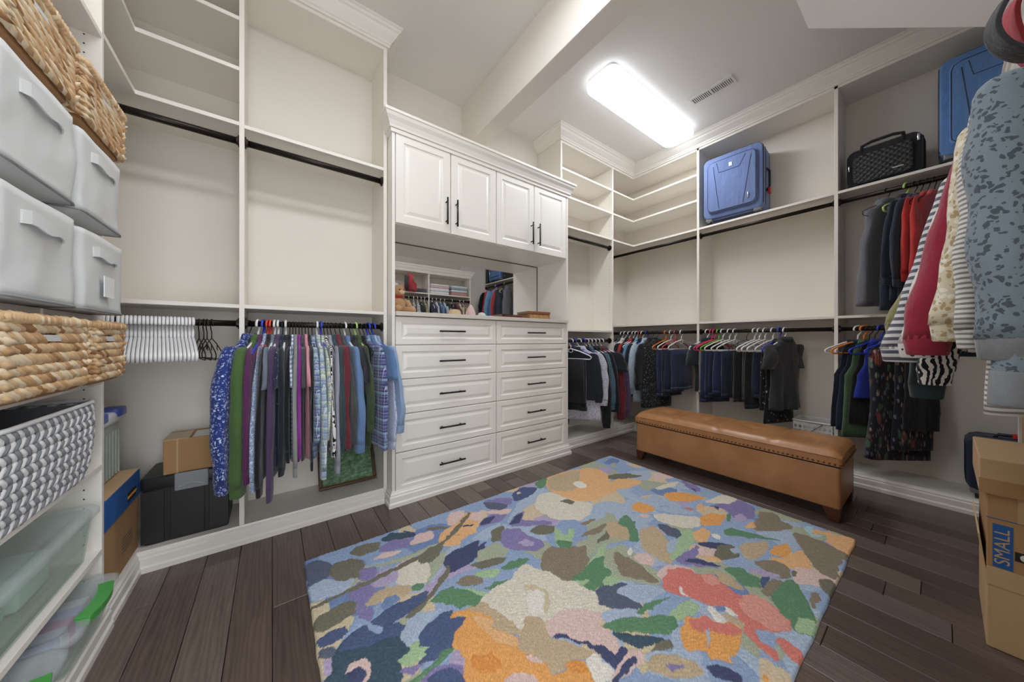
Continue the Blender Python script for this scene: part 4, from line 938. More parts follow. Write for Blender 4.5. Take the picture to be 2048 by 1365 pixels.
DD = [('long', 'pawprint', 1.36, 26, 'grey blue fleece sweatshirt with dark blotches and ribbed cuffs', dict(sl=.56, L=.76, ts=.045, t=.03, sw=.055, trim=None, hem=.07, splay=-.01), 'white'), ('long', 'ivorystripe', 1.45, 24, 'ivory and grey striped knit shirt behind the blotched sweatshirt', dict(sl=.54, L=.8, ts=.045, t=.03, sw=.055, splay=.02), 'white'),
 ('long', 'cream', 1.57, 20, 'cream textured knit sweater between striped and crimson tops', dict(sl=.54, L=.6, ts=.04, sw=.05, splay=.03), 'white'), ('long', 'crimson', 1.68, 18, 'crimson fleece sweatshirt with broad cuff', dict(sl=.56, L=.62, ts=.045, sw=.058, splay=.1), 'white'),
 ('long', 'dots', 1.78, 16, 'white blouse with black dots behind the crimson sweatshirt', dict(sl=.58, L=.66, ts=.03, sw=.055, splay=.115), 'lime'), ('long', 'bwgeo', 1.86, 16, 'black and white geometric blouse', dict(sl=.68, L=.66, ts=.03, splay=.076), 'white'), ('long', 'greystripe', 1.925, 13, 'white shirt with wide grey stripes', dict(sl=.6, L=.66, ts=.05, sw=.066, splay=.14), 'white'), ('long', 'dteal', 1.985, 12, 'dark green shirt with ribbed cuff', dict(sl=.74, L=.68, ts=.04, sw=.055, splay=.1), 'white'), ('long', 'khaki', 2.045, 11, 'khaki shirt at the far end of the rod', dict(sl=.5, L=.6, ts=.03, splay=.16), 'white')]
DD += [('long', c, 2.18+.074*i, 10, lab, dict(sl=.5, L=.62, splay=.03), h) for i, (c, lab, h) in enumerate((('navyprint', 'navy blouse with pale print seen in the mirror', 'white'), ('wbfloral', 'white and navy blouse seen in the mirror', 'white'), ('denim', 'denim shirt seen in the mirror', 'white'), ('lace', 'pale lace blouse seen in the mirror', 'white'), ('black', 'black shirt seen in the mirror', 'black'), ('ink', 'ink black sweater seen in the mirror', 'white'), ('maroon', 'maroon top seen in the mirror', 'black'), ('cream', 'cream knit top seen in the mirror', 'white'), ('tan', 'tan canvas jacket seen in the mirror', 'white')))]
SL = slots('D', [(r_[2], r_[3], thick(r_[0], r_[5])) for r_ in DD[:9]], (None, (2.104, 0, .026)))+slots('D', [(r_[2], r_[3], thick(r_[0], r_[5])) for r_ in DD[9:]], ((2.126, 0, .026), (2.894, 0, .026)))
for i, (kind, c, s_, phi, lab, kw, col) in enumerate(DD):
    p, a = at_rod('D', s_, phi); kw = dict(kw)
    if c == 'pawprint': kw['trim'] = cl['marl']
    if c == 'dteal': kw['trim'] = cl['dgcuff']
    garment(kind, cl[c], p, a, lab, 'shirt', GD, seed=170+i, slot=SL[i], **kw)
    hanger(col, p, a, for_(col, col == 'black', lab), '%s hangers seen in the mirror' % col, slim=(col == 'black'))
# ------------------------------------------------------------------ left shelves: baskets, bins, tubs
STRAW = [plain('hyacinth_straw', '#cfae84', .7, var=.18, scale=40, bump=.4, bscale=300), plain('hyacinth_honey', '#bd966a', .72, var=.2, scale=40, bump=.4, bscale=300), plain('hyacinth_pale', '#dfcbaa', .7, var=.12, scale=40, bump=.4, bscale=300), plain('hyacinth_brown', '#9c7248', .75, var=.2, scale=40, bump=.4, bscale=300)]
def perim(hx, hy, r, n):
    """n points round a rounded rectangle: (x, y, tangent angle)"""
    segs = [(2*(hx-r)), PI*r/2, 2*(hy-r), PI*r/2]*2; tot = sum(segs); out = []
    for k in range(n):
        d = tot*(k+.5)/n; i = 0
        while d > segs[i]: d -= segs[i]; i += 1
        s4 = i//2; f = d
        if i % 2 == 0:
            st = [(-hx+r, -hy), (hx, -hy+r), (hx-r, hy), (-hx, hy-r)][s4]; a = s4*PI/2; out.append((st[0]+math.cos(a)*f, st[1]+math.sin(a)*f, a))
        else:
            cx, cy = [(hx-r, -hy+r), (hx-r, hy-r), (-hx+r, hy-r), (-hx+r, -hy+r)][s4]; a0 = s4*PI/2; q = f/r; out.append((cx+r*math.sin(a0+q), cy-r*math.cos(a0+q), a0+q))
    return out
def braid(hx, hy, z, h, step, mats, rr, tilt, lx=1.25, thick=.011, gap=None, dist=None, belly=0):
    mb = MB(); P = perim(hx+belly, hy+belly, .03, max(8, int((4*hx+4*hy)/step)))
    for k, (x, y, a) in enumerate(P):
        if gap and gap(x, y): continue
        st = len(mb.v); s_ = step*lx*(.85+.3*rr.random()); mb.sphere((0, 0, 0), (s_*.62, thick, h*.5), 6, 4, mi=(k % 2 if dist == 'alt' else rr.choices(range(len(mats)), (5, 3, 3, 1))[0]))
        m = Matrix.Translation((x, y, z)) @ Matrix.Rotation(a, 4, 'Z') @ Matrix.Rotation(tilt+(rr.random()-.5)*.15, 4, 'Y'); mb.xf(m, st)
    return mb
def shell(hx, hy, h, r=.03, taper=.016, th=.003):
    mb = MB(); R = lambda ins, z: [(x, y, z) for x, y, a in perim(hx-ins, hy-ins, r, 56)]
    mb.loft([R(taper+.01, 0), R(taper, .006), R(0, h), R(th, h), R(taper+th, .009), R(taper+.012, .009)]); return mb
def wicker(x0, x1, y0, y1, z0, z1, label, nrow=8, seed=1):
    hx, hy = (x1-x0)/2, (y1-y0)/2; rr = random.Random(seed); K = thing('wicker_basket', label, 'basket', ((x0+x1)/2, (y0+y1)/2, z0), 0, 'woven hyacinth baskets'); H_ = z1-z0
    shell(hx-.006, hy-.006, H_-.02, r=.025, taper=.002, th=.006).obj('lining', STRAW[3], K)
    h = (H_-.03)/nrow
    for i in range(nrow):
        gp = (lambda x, y: x > hx-.03 and abs(y) < .042) if i == nrow-2 else None
        braid(hx, hy, .012+h*(i+.5), h*.86, .021, STRAW, rr, .42 if i % 2 else .3, gap=gp, lx=2.7, thick=.0085).obj('braid_row', STRAW, K, smooth=True)
    braid(hx+.002, hy+.002, H_-.012, .03, .013, STRAW[:3]+[STRAW[0]], rr, 1.35, thick=.014, lx=1.9).obj('rim', STRAW[:3]+[STRAW[0]], K, smooth=True)
    B(hx-.006, hx+.004, -.04, .04, .012+h*(nrow-2)+.004, .012+h*(nrow-1)-.004).obj('handle_opening', plain('basket_paper_lining', '#cfcfcb', .8), K)
    return K
wicker(-.785, -.435, 1.09, 1.43, CZ['b'], CZ['b']+.18, 'woven basket without a towel on the upper shelf', seed=1)
wicker(-.785, -.435, 1.456, 1.782, CZ['b'], CZ['b']+.18, 'woven basket on the upper shelf holding a white towel', seed=2)
wicker(-.785, -.435, 1.10, 1.502, CZ['e'], CZ['e']+.197, 'wide woven basket above the grey chevron basket', nrow=7, seed=3)
wicker(-.785, -.435, 1.53, 1.782, CZ['e'], CZ['e']+.197, 'narrow woven basket beside the row of empty white hangers', nrow=7, seed=4)
tag(MB().sphere((-.54, 1.66, CZ['b']+.148), (.085, .09, .138), 18, 12).obj('towel', fabric('white_terry', '#e3e3e8'), smooth=True), 'rolled white towel in the upper woven basket', 'towel')
# canvas bins
CANV = plain('grey_white_canvas', '#cfd0cf', .9, var=.03, scale=5, bump=.3, bscale=500)
def canvas_bin(x0, x1, y0, y1, z0, z1, label, seed, window=False):
    hx, hy, H_ = (x1-x0)/2, (y1-y0)/2, z1-z0; K = thing('storage_bin', label, 'storage bin', ((x0+x1)/2, (y0+y1)/2, z0), 0, 'grey canvas storage bins')
    mb = MB(); rings = []
    for zi in range(13):
        f = zi/12; z = .004+(H_-.004)*f; ring = []
        for (x, y, a) in perim(hx-.004, hy-.004, .018, 72):
            n = mnoise.noise(Vector((x*9+seed, y*9, f*1.6+seed*3))); n2 = mnoise.noise(Vector((x*24, y*24+seed, f*5)))
            d = (n*.011+n2*.004)*math.sin(PI*min(1, f*1.1+.02))**.5; d *= 1-(math.exp(-(y/.115)**4-((z-H_*.76)/.05)**2) if x > hx-.03 else 0)     # pulled flat where the strap is sewn on
            ring.append((x+math.sin(a)*d, y-math.cos(a)*d, z+(n*.006 if zi == 12 else 0)))
        rings.append(ring)
    mb.loft(rings); mb.obj('fabric_body', CANV, K, smooth=True)
    mb = MB(); mb.tube([(x, y, .006) for x, y, a in perim(hx-.002, hy-.002, .018, 48)], .0035, 5, closed=True); mb.obj('bottom_piping', plain('canvas_piping', '#8d8f90', .9), K, smooth=True)
    mb = MB(); w = .085; zc = H_*.76; xs = hx-.0065
    strip = [(xs+.004+.008*math.sin(PI*k/10)**.5 if 0 < k < 10 else xs+.002, -w+2*w*k/10, zc+.004*math.sin(k)) for k in range(11)]
    mb.loft([[(x, y, z-.015), (x+.0035, y, z-.015), (x+.0035, y, z+.015), (x, y, z+.015)] for x, y, z in strip]); mb.obj('handle', CANV, K)
    if window: B(hx+.006, hx+.0085, -.045, .03, .05, .115).obj('label_pocket', plain('label_vinyl', '#e4e6e8', .15), K)
for i, (y0, y1, lv, lab, win) in enumerate(((1.085, 1.418, 'c', 'grey canvas bin with strap handle on the shelf under the upper wicker baskets', False), (1.424, 1.75, 'c', 'grey canvas bin next to the back wall on the shelf under the wicker baskets', False),
                                   (1.085, 1.424, 'd', 'grey canvas bin with strap handle above the wide woven basket', False), (1.43, 1.765, 'd', 'grey canvas bin with a clear label pocket', True))):
    canvas_bin(-.79, -.425, y0+.004, y1-.004, CZ[lv], CZ[lv]+(.238 if lv == 'c' else .236), lab, i*5.3, win)
# chevron basket with dark cloth
CHW = [plain('chevron_white', '#dadada', .8, var=.03), plain('chevron_grey', '#83868a', .8, var=.05)]
K = thing('chevron_basket', 'soft grey and white chevron basket with dark cloth inside', 'basket', (-.632, 1.43, CZ['f'])); rr = random.Random(9)
shell(.148, .238, .235, r=.03, taper=.004, th=.006).obj('lining', CHW[1], K)
for i in range(10): braid(.148+.0015*i, .238+.001*i, .014+.0235*i, .017, .019, CHW, rr, .75 if i % 2 else -.75, lx=1.75, thick=.006, dist='alt', belly=.006*math.sin(i/9*PI)).obj('braid_row', CHW, K, smooth=True)
MB().tube([(x, y, .244) for x, y, a in perim(.166, .25, .03, 40)], .006, 6, closed=True).obj('rim', CHW[0], K, smooth=True)
mb = MB()
for i in range(9): mb.sphere((-.632+rr.uniform(-.07, .07), 1.38+rr.uniform(-.09, .12), CZ['f']+.06+.018*i+rr.uniform(0, .012)), (.055, .075, .045), 10, 6)
tag(mb.obj('dark_cloth', cl['ink'], smooth=True), 'crumpled dark cloth lying in the chevron basket', 'cloth')
# clear tubs
CLR = clear('clear_plastic', '#f2f6f4', .16, .14); LIDC = clear('frosted_lid_plastic', '#f4f7f8', .24, .2)
def tub(x0, x1, y0, y1, z0, h, label, latch, lid_h=.028):
    hx, hy = (x1-x0)/2, (y1-y0)/2; K = thing('storage_tub', label, 'storage tub', ((x0+x1)/2, (y0+y1)/2, z0)); shell(hx-.012, hy-.012, h-.012).obj('tub_body', CLR, K, smooth=True)
    mb = MB(); R = lambda ins, z: [(x, y, z) for x, y, a in perim(hx-ins, hy-ins, .035, 56)]
    mb.loft([R(.004, h-lid_h), R(0, h-lid_h+.006), R(0, h-.006), R(.008, h), R(.03, h), R(.036, h-.008), R(.05, h-.008)]); mb.obj('lid', LIDC, K, smooth=True)
    if latch:
        mb = MB(); pts = []
        for k in range(9):
            f = -1+2*k/8; pts.append([(hx-.006-.014*f*f, f*.085, h-.022), (hx+.012-.014*f*f, f*.09, h-.02), (hx+.014-.014*f*f, f*.09, h+.006), (hx-.02-.014*f*f, f*.085, h+.008)])
        mb.loft(pts); mb.obj('latch', latch, K, bevel=.002)
    return K
GRN = plain('latch_green', '#4da24c', .35)
tub(-.795, -.478, 1.10, 1.775, CZ['g'], .178, 'large clear lidded tub on the shelf below the chevron basket', None)
tub(-.795, -.437, 1.44, 1.785, .092, .13, 'clear tub with green latch holding pink and blue folders', GRN)
tub(-.795, -.437, 1.03, 1.43, .092, .13, 'clear tub with green latch holding a striped towel', GRN)
def soft(name, label, cat, c, s_, m, group=None, r=.02, rz=0):
    o = MB().rbox(-s_[0]/2, s_[0]/2, -s_[1]/2, s_[1]/2, 0, s_[2], min(r, s_[0]*.4, s_[1]*.4), vr=min(r, s_[2]*.45), seg=4).obj(name, m, smooth=True, loc=c); o.rotation_euler.z = rz; return tag(o, label, cat, group)
for i, (c, col) in enumerate((((-.62, 1.515, .103), '#8fa3cf'), ((-.62, 1.562, .103), '#cfd6e4'), ((-.62, 1.609, .103), '#c05b9a'), ((-.62, 1.656, .103), '#9fb0da'), ((-.62, 1.703, .103), '#d9d9dd'))):
    soft('folder', '%s folder in the clear tub' % ('periwinkle blue plastic', 'pale blue plastic', 'pink plastic', 'light blue plastic', 'white paper')[i], 'folder', c, (.25, .045, .085), plain('folder_%d' % i, col, .6), 'folders in the clear tub', .006)
soft('towel', 'striped red, white and blue towel in the clear tub', 'towel', (-.617, 1.23, .103), (.24, .28, .085), print_fabric('candy_stripe_terry', '#e4ddd6', ['#b9826a'], 16, .6, 'zebra'), r=.03)
for c, s_, m, lab, nm, cat in (((-.645, 1.30, CZ['g']+.0095), (.19, .12, .07), plain('mint_plastic', '#a5cfc0', .5), 'mint green tray in the large clear tub', 'plastic_tray', 'tray'), ((-.645, 1.57, CZ['g']+.0095), (.19, .16, .1), plain('mint_box', '#b5d2c5', .5), 'pale mint box in the large clear tub', 'plastic_box', 'box'), ((-.60, 1.43, CZ['g']+.0095), (.09, .09, .06), fabric('mint_yarn', '#8fc7b0'), 'ball of mint yarn in the large clear tub', 'yarn_ball', 'yarn'), ((-.64, 1.185, CZ['g']+.0095), (.16, .08, .1), fabric('beige_yarn', '#b5a48e'), 'beige knitted bundle in the large clear tub', 'knitted_bundle', 'bundle')): soft(nm, lab, cat, c, s_, m, r=.04 if cat in ('yarn', 'bundle') else .012)
# ------------------------------------------------------------------ corner deck: file box, lidded bin, tote, carton
CARD = plain('kraft_cardboard', '#a9835a', .85, var=.07, scale=8, bump=.15, bscale=90); CARD2 = plain('pale_kraft_cardboard', '#c3a37c', .85, var=.06, scale=8, bump=.15, bscale=90); BLU = plain('box_blue_print', '#1f5a9e', .7, var=.05); TAPE = plain('packing_tape', '#b99a70', .25, var=.05)
def text(s_, parent, m, size, loc, rot, name='lettering'):
    cu = bpy.data.curves.new(name, 'FONT'); cu.body = s_; cu.size = size; cu.align_x = 'CENTER'; cu.align_y = 'CENTER'; cu.extrude = .0004; cu.materials.append(m); tmp = bpy.data.objects.new(name, cu); C.objects.link(tmp); bpy.context.view_layer.update()
    me = bpy.data.meshes.new_from_object(tmp.evaluated_get(bpy.context.evaluated_depsgraph_get())); bpy.data.objects.remove(tmp); me.materials.clear(); me.materials.append(m)
    o = bpy.data.objects.new(name, me); C.objects.link(o); o.parent = parent; o.location = loc; o.rotation_euler = rot; return o
K = thing('file_box', 'cardboard file box with blue lid in the left corner', 'box', (-.65, 2.055, .092))
B(-.15, .15, -.2, .175, 0, .35).obj('box_body', CARD, K, bevel=.002); B(-.155, .155, -.205, .18, .245, .362).obj('lid_band', BLU, K, bevel=.002); B(-.154, .154, -.204, .179, .362, .365).obj('lid_top', CARD2, K)
B(.155, .1565, .02, .12, .265, .305).obj('handle_print', M_BLACKP, K); text('BANKERS BOX', K, plain('print_orange', '#d8963c', .7), .017, (.1572, .07, .285), (PI/2, 0, PI/2))
for i in range(5): B(.15, .1508, -.02, .1, .07+.014*i, .0735+.014*i).obj('printed_line', plain('print_grey', '#5b554f', .8), K)
K = thing('lidded_bin', 'ribbed clear bin with blue handles standing on the file box', 'storage bin', (-.652, 2.07, .457)); M_ = clear('green_tint_plastic', '#cbd6cf', .7, .3)
MB().rbox(-.1, .1, -.16, .16, 0, .235, .03, vr=.008).obj('bin_body', M_, K, smooth=True)
for i in range(9): B(.099, .104, -.13+.0325*i-.004, -.13+.0325*i+.004, .01, .2).obj('rib', M_, K)
MB().rbox(-.115, .115, -.175, .175, .235, .285, .04, vr=.015).obj('lid', plain('lid_white', '#d9dbdd', .4), K, smooth=True)
for s_ in (-1, 1): MB().rbox(.06, .126, s_*.1-.045, s_*.1+.045, .262, .3, .02, vr=.008).obj('handle', plain('handle_blue', '#4657a5', .4), K, smooth=True)
K = thing('storage_tote', 'black plastic tote with grey latch under a cardboard carton', 'tote', (-.332, 2.34, .092))
mb = MB(); R = lambda ins, z: [(x, y, z) for x, y, a in perim(.152-ins, .13-ins, .012, 40)]
mb.loft([R(.006, 0), R(.004, .004), R(0, .26)]).obj('tote_body', M_BLACKP, K); MB().rbox(-.16, .16, -.136, .136, .255, .312, .02, vr=.008).obj('lid', M_BLACKP, K, smooth=True)
for x0 in (-.155, -.06, .075): B(x0, x0+(.075 if x0 != -.06 else .12), -.133, -.126, .01, .25).obj('front_rib', M_BLACKP, K, bevel=.002)
B(-.045, .075, -.143, -.134, .235, .318).obj('latch', plain('latch_grey', '#8a8c90', .4), K, bevel=.004); MB().tube([(-.03, -.144, .25), (.015, -.146, .268), (.06, -.144, .25)], .003, 6).obj('latch_arch', plain('latch_grey_light', '#a5a7ab', .4), K)
K = thing('carton', 'brown cardboard carton with white label on the black tote', 'box', (-.30, 2.32, .405), .02)
B(-.12, .12, -.1, .1, 0, .165).obj('box_body', CARD, K, bevel=.004); B(-.121, -.03, -.101, .06, .163, .168).obj('tape_strip', TAPE, K); B(-.02, .12, -.09, .05, .165, .1665).obj('paper_label', plain('paper_white', '#dcdcd9', .8), K); B(-.075, -.069, -.1015, -.1, 0, .165).obj('crease', CARD2, K)
# framed picture behind the shirts
K = thing('framed_picture', 'green landscape painting in a dark gilt frame leaning under the shirts', 'picture', (.404, 2.345, .097)); K.rotation_euler.x = -.43
for a in ((-.17, .17, 0, .018), (-.17, .17, .262, .28), (-.17, -.152, .018, .262), (.152, .17, .018, .262)): B(a[0], a[1], -.012, .012, a[2], a[3]).obj('frame_rail', plain('dark_gilt', '#4a3420', .4, .3), K, bevel=.004)
MB().tube([(-.15, -.013, .02), (.15, -.013, .02), (.15, -.013, .26), (-.15, -.013, .26)], .003, 6, closed=True).obj('gilt_slip', plain('gilt', '#a8834a', .35, .6), K)
t = NT('green_painting'); n = t.noise(t.coord('Object', (1, 1, 2)), 26, 8, .75); t.color(t.ramp(n.outputs[0], [(.3, lin('#1f3a24')), (.5, lin('#4f7551')), (.62, lin('#86a283')), (.75, lin('#3a5a46'))])); t.fin(.5); B(-.152, .152, -.004, .008, .018, .262).obj('canvas', t.m, K)

# ------------------------------------------------------------------ bench
def bench():
    t = NT('tan_leather'); v = t.coord(); n = t.noise(v, 5, 5, .6); t.color(t.ramp(n.outputs[0], [(.3, lin('#97693f')), (.55, lin('#a9784e')), (.8, lin('#b4855a'))])); t.bump(t.noise(v, 260, 2).outputs[0], .18, .001); LEA = t.fin(.33, 0, .5)
    x0, x1, y0, y1 = 2.585, 3.055, .345, 1.64; cx, cy = (x0+x1)/2, (y0+y1)/2; hx, hy = (x1-x0)/2, (y1-y0)/2
    K = thing('storage_bench', 'long tan leather storage bench with tufted lid and nailhead trim', 'bench', (cx, cy, 0))
    MB().rbox(-hx+.006, hx-.006, -hy+.006, hy-.006, .078, .318, .018, vr=.008, seg=4).obj('upholstered_box', LEA, K, smooth=True)
    nx, ny = 24, 64; vs = []; fs = []; tuft = [(0, -hy+2*hy*(k+.5)/4) for k in range(4)]
    def top(x, y):
        ex = min(1, (hx-abs(x))/.05); ey = min(1, (hy-abs(y))/.05); e = math.sqrt(max(0, 1-(1-ex)**2))*math.sqrt(max(0, 1-(1-ey)**2)); z = .374+.034*e+.016*(1-(x/hx)**2)
        for tx, ty in tuft:
            d2 = (x-tx)**2+(y-ty)**2; z -= .022*math.exp(-d2/.0014)+.011*math.exp(-d2/.014)
        for k in range(1, 4):
            ty = -hy+2*hy*k/4; z -= .009*math.exp(-((y-ty)/.012)**2)*min(1, e)
        return z
    for i in range(nx+1):
        for j in range(ny+1):
            x = -hx+2*hx*i/nx; y = -hy+2*hy*j/ny; vs.append((x, y, top(x, y)))
    for i in range(nx):
        for j in range(ny): a = i*(ny+1)+j; fs.append((a, a+ny+1, a+ny+2, a+1))
    mb = MB().add(vs, fs); rim = [i*(ny+1) for i in range(nx)]+[nx*(ny+1)+j for j in range(ny)]+[i*(ny+1)+ny for i in range(nx, 0, -1)]+[j for j in range(ny, 0, -1)]
    low = [(vs[i][0], vs[i][1], .326) for i in rim]; mb.add([vs[i] for i in rim]+low, [(k, k+len(rim), (k+1) % len(rim)+len(rim), (k+1) % len(rim)) for k in range(len(rim))]); mb.add(low, [tuple(range(len(low)))]); o = mb.obj('lid', LEA, K, smooth=True)
    for tx, ty in tuft: MB().sphere((tx, ty, top(tx, ty)+.004), (.011, .011, .006), 10, 6).obj('tuft_button', LEA, o, smooth=True)
    MB().tube([(x, y, .376) for x, y, a in perim(hx-.001, hy-.001, .012, 60)], .0045, 6, closed=True).obj('piping', LEA, o, smooth=True)
    B(-hx+.008, hx-.008, -hy+.008, hy-.008, .316, .328).obj('lid_gap', M_HOLE, K)
    NL = plain('antique_brass_nail', '#7a5330', .3, .8); mb = MB()
    for x, y, a in perim(hx+.001, hy+.001, .01, 150): mb.sphere((x, y, .337), (.0062, .0062, .0062), 7, 4)
    o = mb.obj('nailhead_trim', NL, K, smooth=True); o['kind'] = 'stuff'
    LG = wood('mahogany_leg', '#3a2016', '#5d3521', 8, .35)
    for sx in (-1, 1):
        for sy in (-1, 1):
            a = [(sx*(hx-.005), sy*(hy-.005)), (sx*(hx-.085), sy*(hy-.005)), (sx*(hx-.085), sy*(hy-.085)), (sx*(hx-.005), sy*(hy-.085))]; b = [(sx*(hx-.012), sy*(hy-.012)), (sx*(hx-.052), sy*(hy-.012)), (sx*(hx-.052), sy*(hy-.052)), (sx*(hx-.012), sy*(hy-.052))]
            if sx*sy < 0: a.reverse(); b.reverse()
            MB().loft([[(x, y, 0) for x, y in b], [(x, y, .08) for x, y in a]]).obj('leg', LG, K, bevel=.003)
bench()

# ------------------------------------------------------------------ luggage
def case(name, label, loc, rotz, w, h, d, col, lean=0, wheels=True, pocket=True, trim='#1b2233', tagc=None, badge=False, sideh=False, toph=True, group=None):
    K = thing(name, label, 'suitcase', loc, rotz, group); K.rotation_euler.x = lean; m = fabric('ballistic_%s' % col.strip('#'), col, .07); tm = plain('case_trim_%s' % trim.strip('#'), trim, .5); zb = .05 if wheels else .01
    X90 = Matrix.Rotation(PI/2, 4, 'X')
    def slab_(x0, x1, z0, z1, y0, y1, r, vr): # rounded in the x/z plane
        mb = MB().rbox(x0, x1, z0, z1, -y1, -y0, r, vr=vr, seg=5); return mb.xf(X90)
    slab_(-w/2, w/2, zb, h, 0, d, .05, .015).obj('case_body', m, K, smooth=True)
    def loop(ins, y, r): return MB().tube([(x, y, z+(h+zb)/2) for x, z, a in perim(w/2-ins, (h-zb)/2-ins, max(.012, .05-ins*.5), 48)], r, 6, closed=True)
    loop(.002, .012, .005).obj('piping', tm, K, smooth=True); loop(.0, d*.35, .004).obj('main_zip', tm, K, smooth=True); loop(.002, d-.01, .005).obj('piping', tm, K, smooth=True)
    if pocket:
        o = slab_(-w/2+.04, w/2-.04, zb+.05, h-.05, -.028, .01, .045, .012).obj('front_pocket', m, K, smooth=True)
        MB().tube([(x, -.026, z+(h+zb)/2) for x, z, a in perim(w/2-.047, (h-zb)/2-.057, .04, 48)], .003, 6, closed=True).obj('pocket_zip', tm, o, smooth=True)
        MB().tube([(-w*.3, -.0285, h-.1), (-w*.2, -.0285, zb+.075)], .0022, 5).obj('seam', tm, o); MB().tube([(w*.33, -.0285, h-.1), (w*.2, -.0285, zb+.075)], .0022, 5).obj('seam', tm, o)
        MB().tube([(-w*.24, -.0285, h-.075), (-w*.2, -.0285, h-.17), (w*.14, -.0285, h-.17), (w*.24, -.0285, h-.075)], .0022, 5).obj('seam', tm, o)
        MB().rbox(w*.27, w*.27+.012, -.036, -.026, zb+.1, zb+.15, .004).obj('zip_pull', M_CHROME, o, smooth=True)
    if badge: B(-.014, .014, -.032, -.028, h-.145, -.105+h).obj('badge', M_CHROME, K, bevel=.002)
    if toph: MB().tube([(-.09, d*.4, h-.004), (-.075, d*.4, h+.022), (.075, d*.4, h+.022), (.09, d*.4, h-.004)], .009, 8).obj('top_handle', tm, K, smooth=True)
    if sideh: MB().tube([(w/2-.002, d*.5, h*.35), (w/2+.022, d*.5, h*.4), (w/2+.022, d*.5, h*.62), (w/2-.002, d*.5, h*.67)], .009, 8).obj('side_handle', tm, K, smooth=True)
    if tagc: MB().rbox(*((w/2+.012, w/2+.03, d*.5-.02, d*.5+.02, h*.3, h*.38) if sideh else (-.03, .03, d*.4-.014, d*.4+.014, h+.008, h+.034)), .006).obj('luggage_tag', plain('tag_red', '#c8232f', .5), K, smooth=True)
    if wheels:
        for sx in (-1, 1):
            for yy in (.03, d-.03):
                o = MB().rbox(sx*(w/2-.045)-.03, sx*(w/2-.045)+.03, yy-.024, yy+.024, .03, .065, .012, vr=.006).obj('wheel_housing', plain('housing_grey', '#77787c', .35), K, smooth=True)
                MB().cyl((sx*(w/2-.045), yy, .0225), 'x', .0225, .026, 14).obj('wheel', M_BLACKP, o, smooth=False)
    return K
GL = 'luggage in the closet'
case('suitcase', 'blue soft-sided spinner suitcase with red tag on the upper shelf', (3.40, 1.172, 2.166), -PI/2+.07, .47, .63, .24, '#6c7fac', lean=0, tagc=True, badge=True, sideh=True, group=GL)
case('suitcase', 'bright blue suitcase beside the black quilted bag', (3.42, -.19, 2.166), -PI/2, .42, .66, .24, '#658dc6', tagc=None, group=GL)
case('suitcase', 'dark navy suitcase with red handle tag on the bottom deck', (3.40, -.27, .094), -PI/2, .38, .37, .22, '#2a3244', tagc=True, group=GL)
# quilted bag
K = thing('quilted_bag', 'black quilted carry bag with silver plate on the upper shelf', 'bag', (3.42, .26, 2.166), -PI/2-.06)
t = NT('black_quilting'); sx_ = t.n('ShaderNodeSeparateXYZ'); t.l(t.coord(), sx_.inputs[0]); u = t.math('MULTIPLY', t.math('ADD', sx_.outputs[0], sx_.outputs[2]), 28); w_ = t.math('MULTIPLY', t.math('SUBTRACT', sx_.outputs[0], sx_.outputs[2]), 28)
hh = t.math('MULTIPLY', t.math('ABSOLUTE', t.math('SINE', t.math('MULTIPLY', u, PI))), t.math('ABSOLUTE', t.math('SINE', t.math('MULTIPLY', w_, PI)))); t.bump(hh, .9, .006); t.color(lin('#2f2f31')); QU = t.fin(.55, 0, .4)
BK = fabric('black_nylon', '#262628', .08); X90 = Matrix.Rotation(PI/2, 4, 'X')
MB().rbox(-.175, .175, .004, .275, -.17, 0, .05, vr=.015, seg=5).xf(X90).obj('bag_body', BK, K, smooth=True); MB().rbox(-.14, .14, .02, .225, -.004, .018, .03, vr=.01, seg=4).xf(X90).obj('quilted_pocket', QU, K, smooth=True)
for yy in (.06, .12): MB().tube([(x, yy, z+.14) for x, z, a in perim(.177, .137, .05, 48)], .004, 6, closed=True).obj('zip', M_BLACKP, K, smooth=True)
MB().tube([(-.1, .01, .24), (-.095, .0, .288), (-.05, -.002, .3), (.05, -.002, .3), (.095, 0, .288), (.1, .01, .24)], .011, 8).obj('handle', BK, K, smooth=True)
B(.05, .1, -.021, -.017, .06, .068).obj('silver_plate', M_CHROME, K, bevel=.001); MB().rbox(.155, .168, -.012, 0, .2, .245, .004).obj('zip_pull', M_CHROME, K, smooth=True); MB().rbox(-.165, -.155, -.008, .004, .13, .17, .004).obj('zip_pull', M_CHROME, K, smooth=True)
K = thing('luggage_trolley', 'grey framed trolley leaning beside the bright blue suitcase', 'trolley', (3.405, -.445, 2.166), -PI/2)
for x in (-.028, .028): MB().tube([(x, 0, .02), (x, 0, .6)], .008, 8).obj('rail', plain('alu_grey', '#8a8a88', .35, .6), K, smooth=True)
MB().tube([(-.028, 0, .6), (.028, 0, .6)], .011, 8).obj('grip', M_BLACKP, K); B(-.03, .03, .004, .16, .0, .5).obj('pouch', BK, K, bevel=.01)
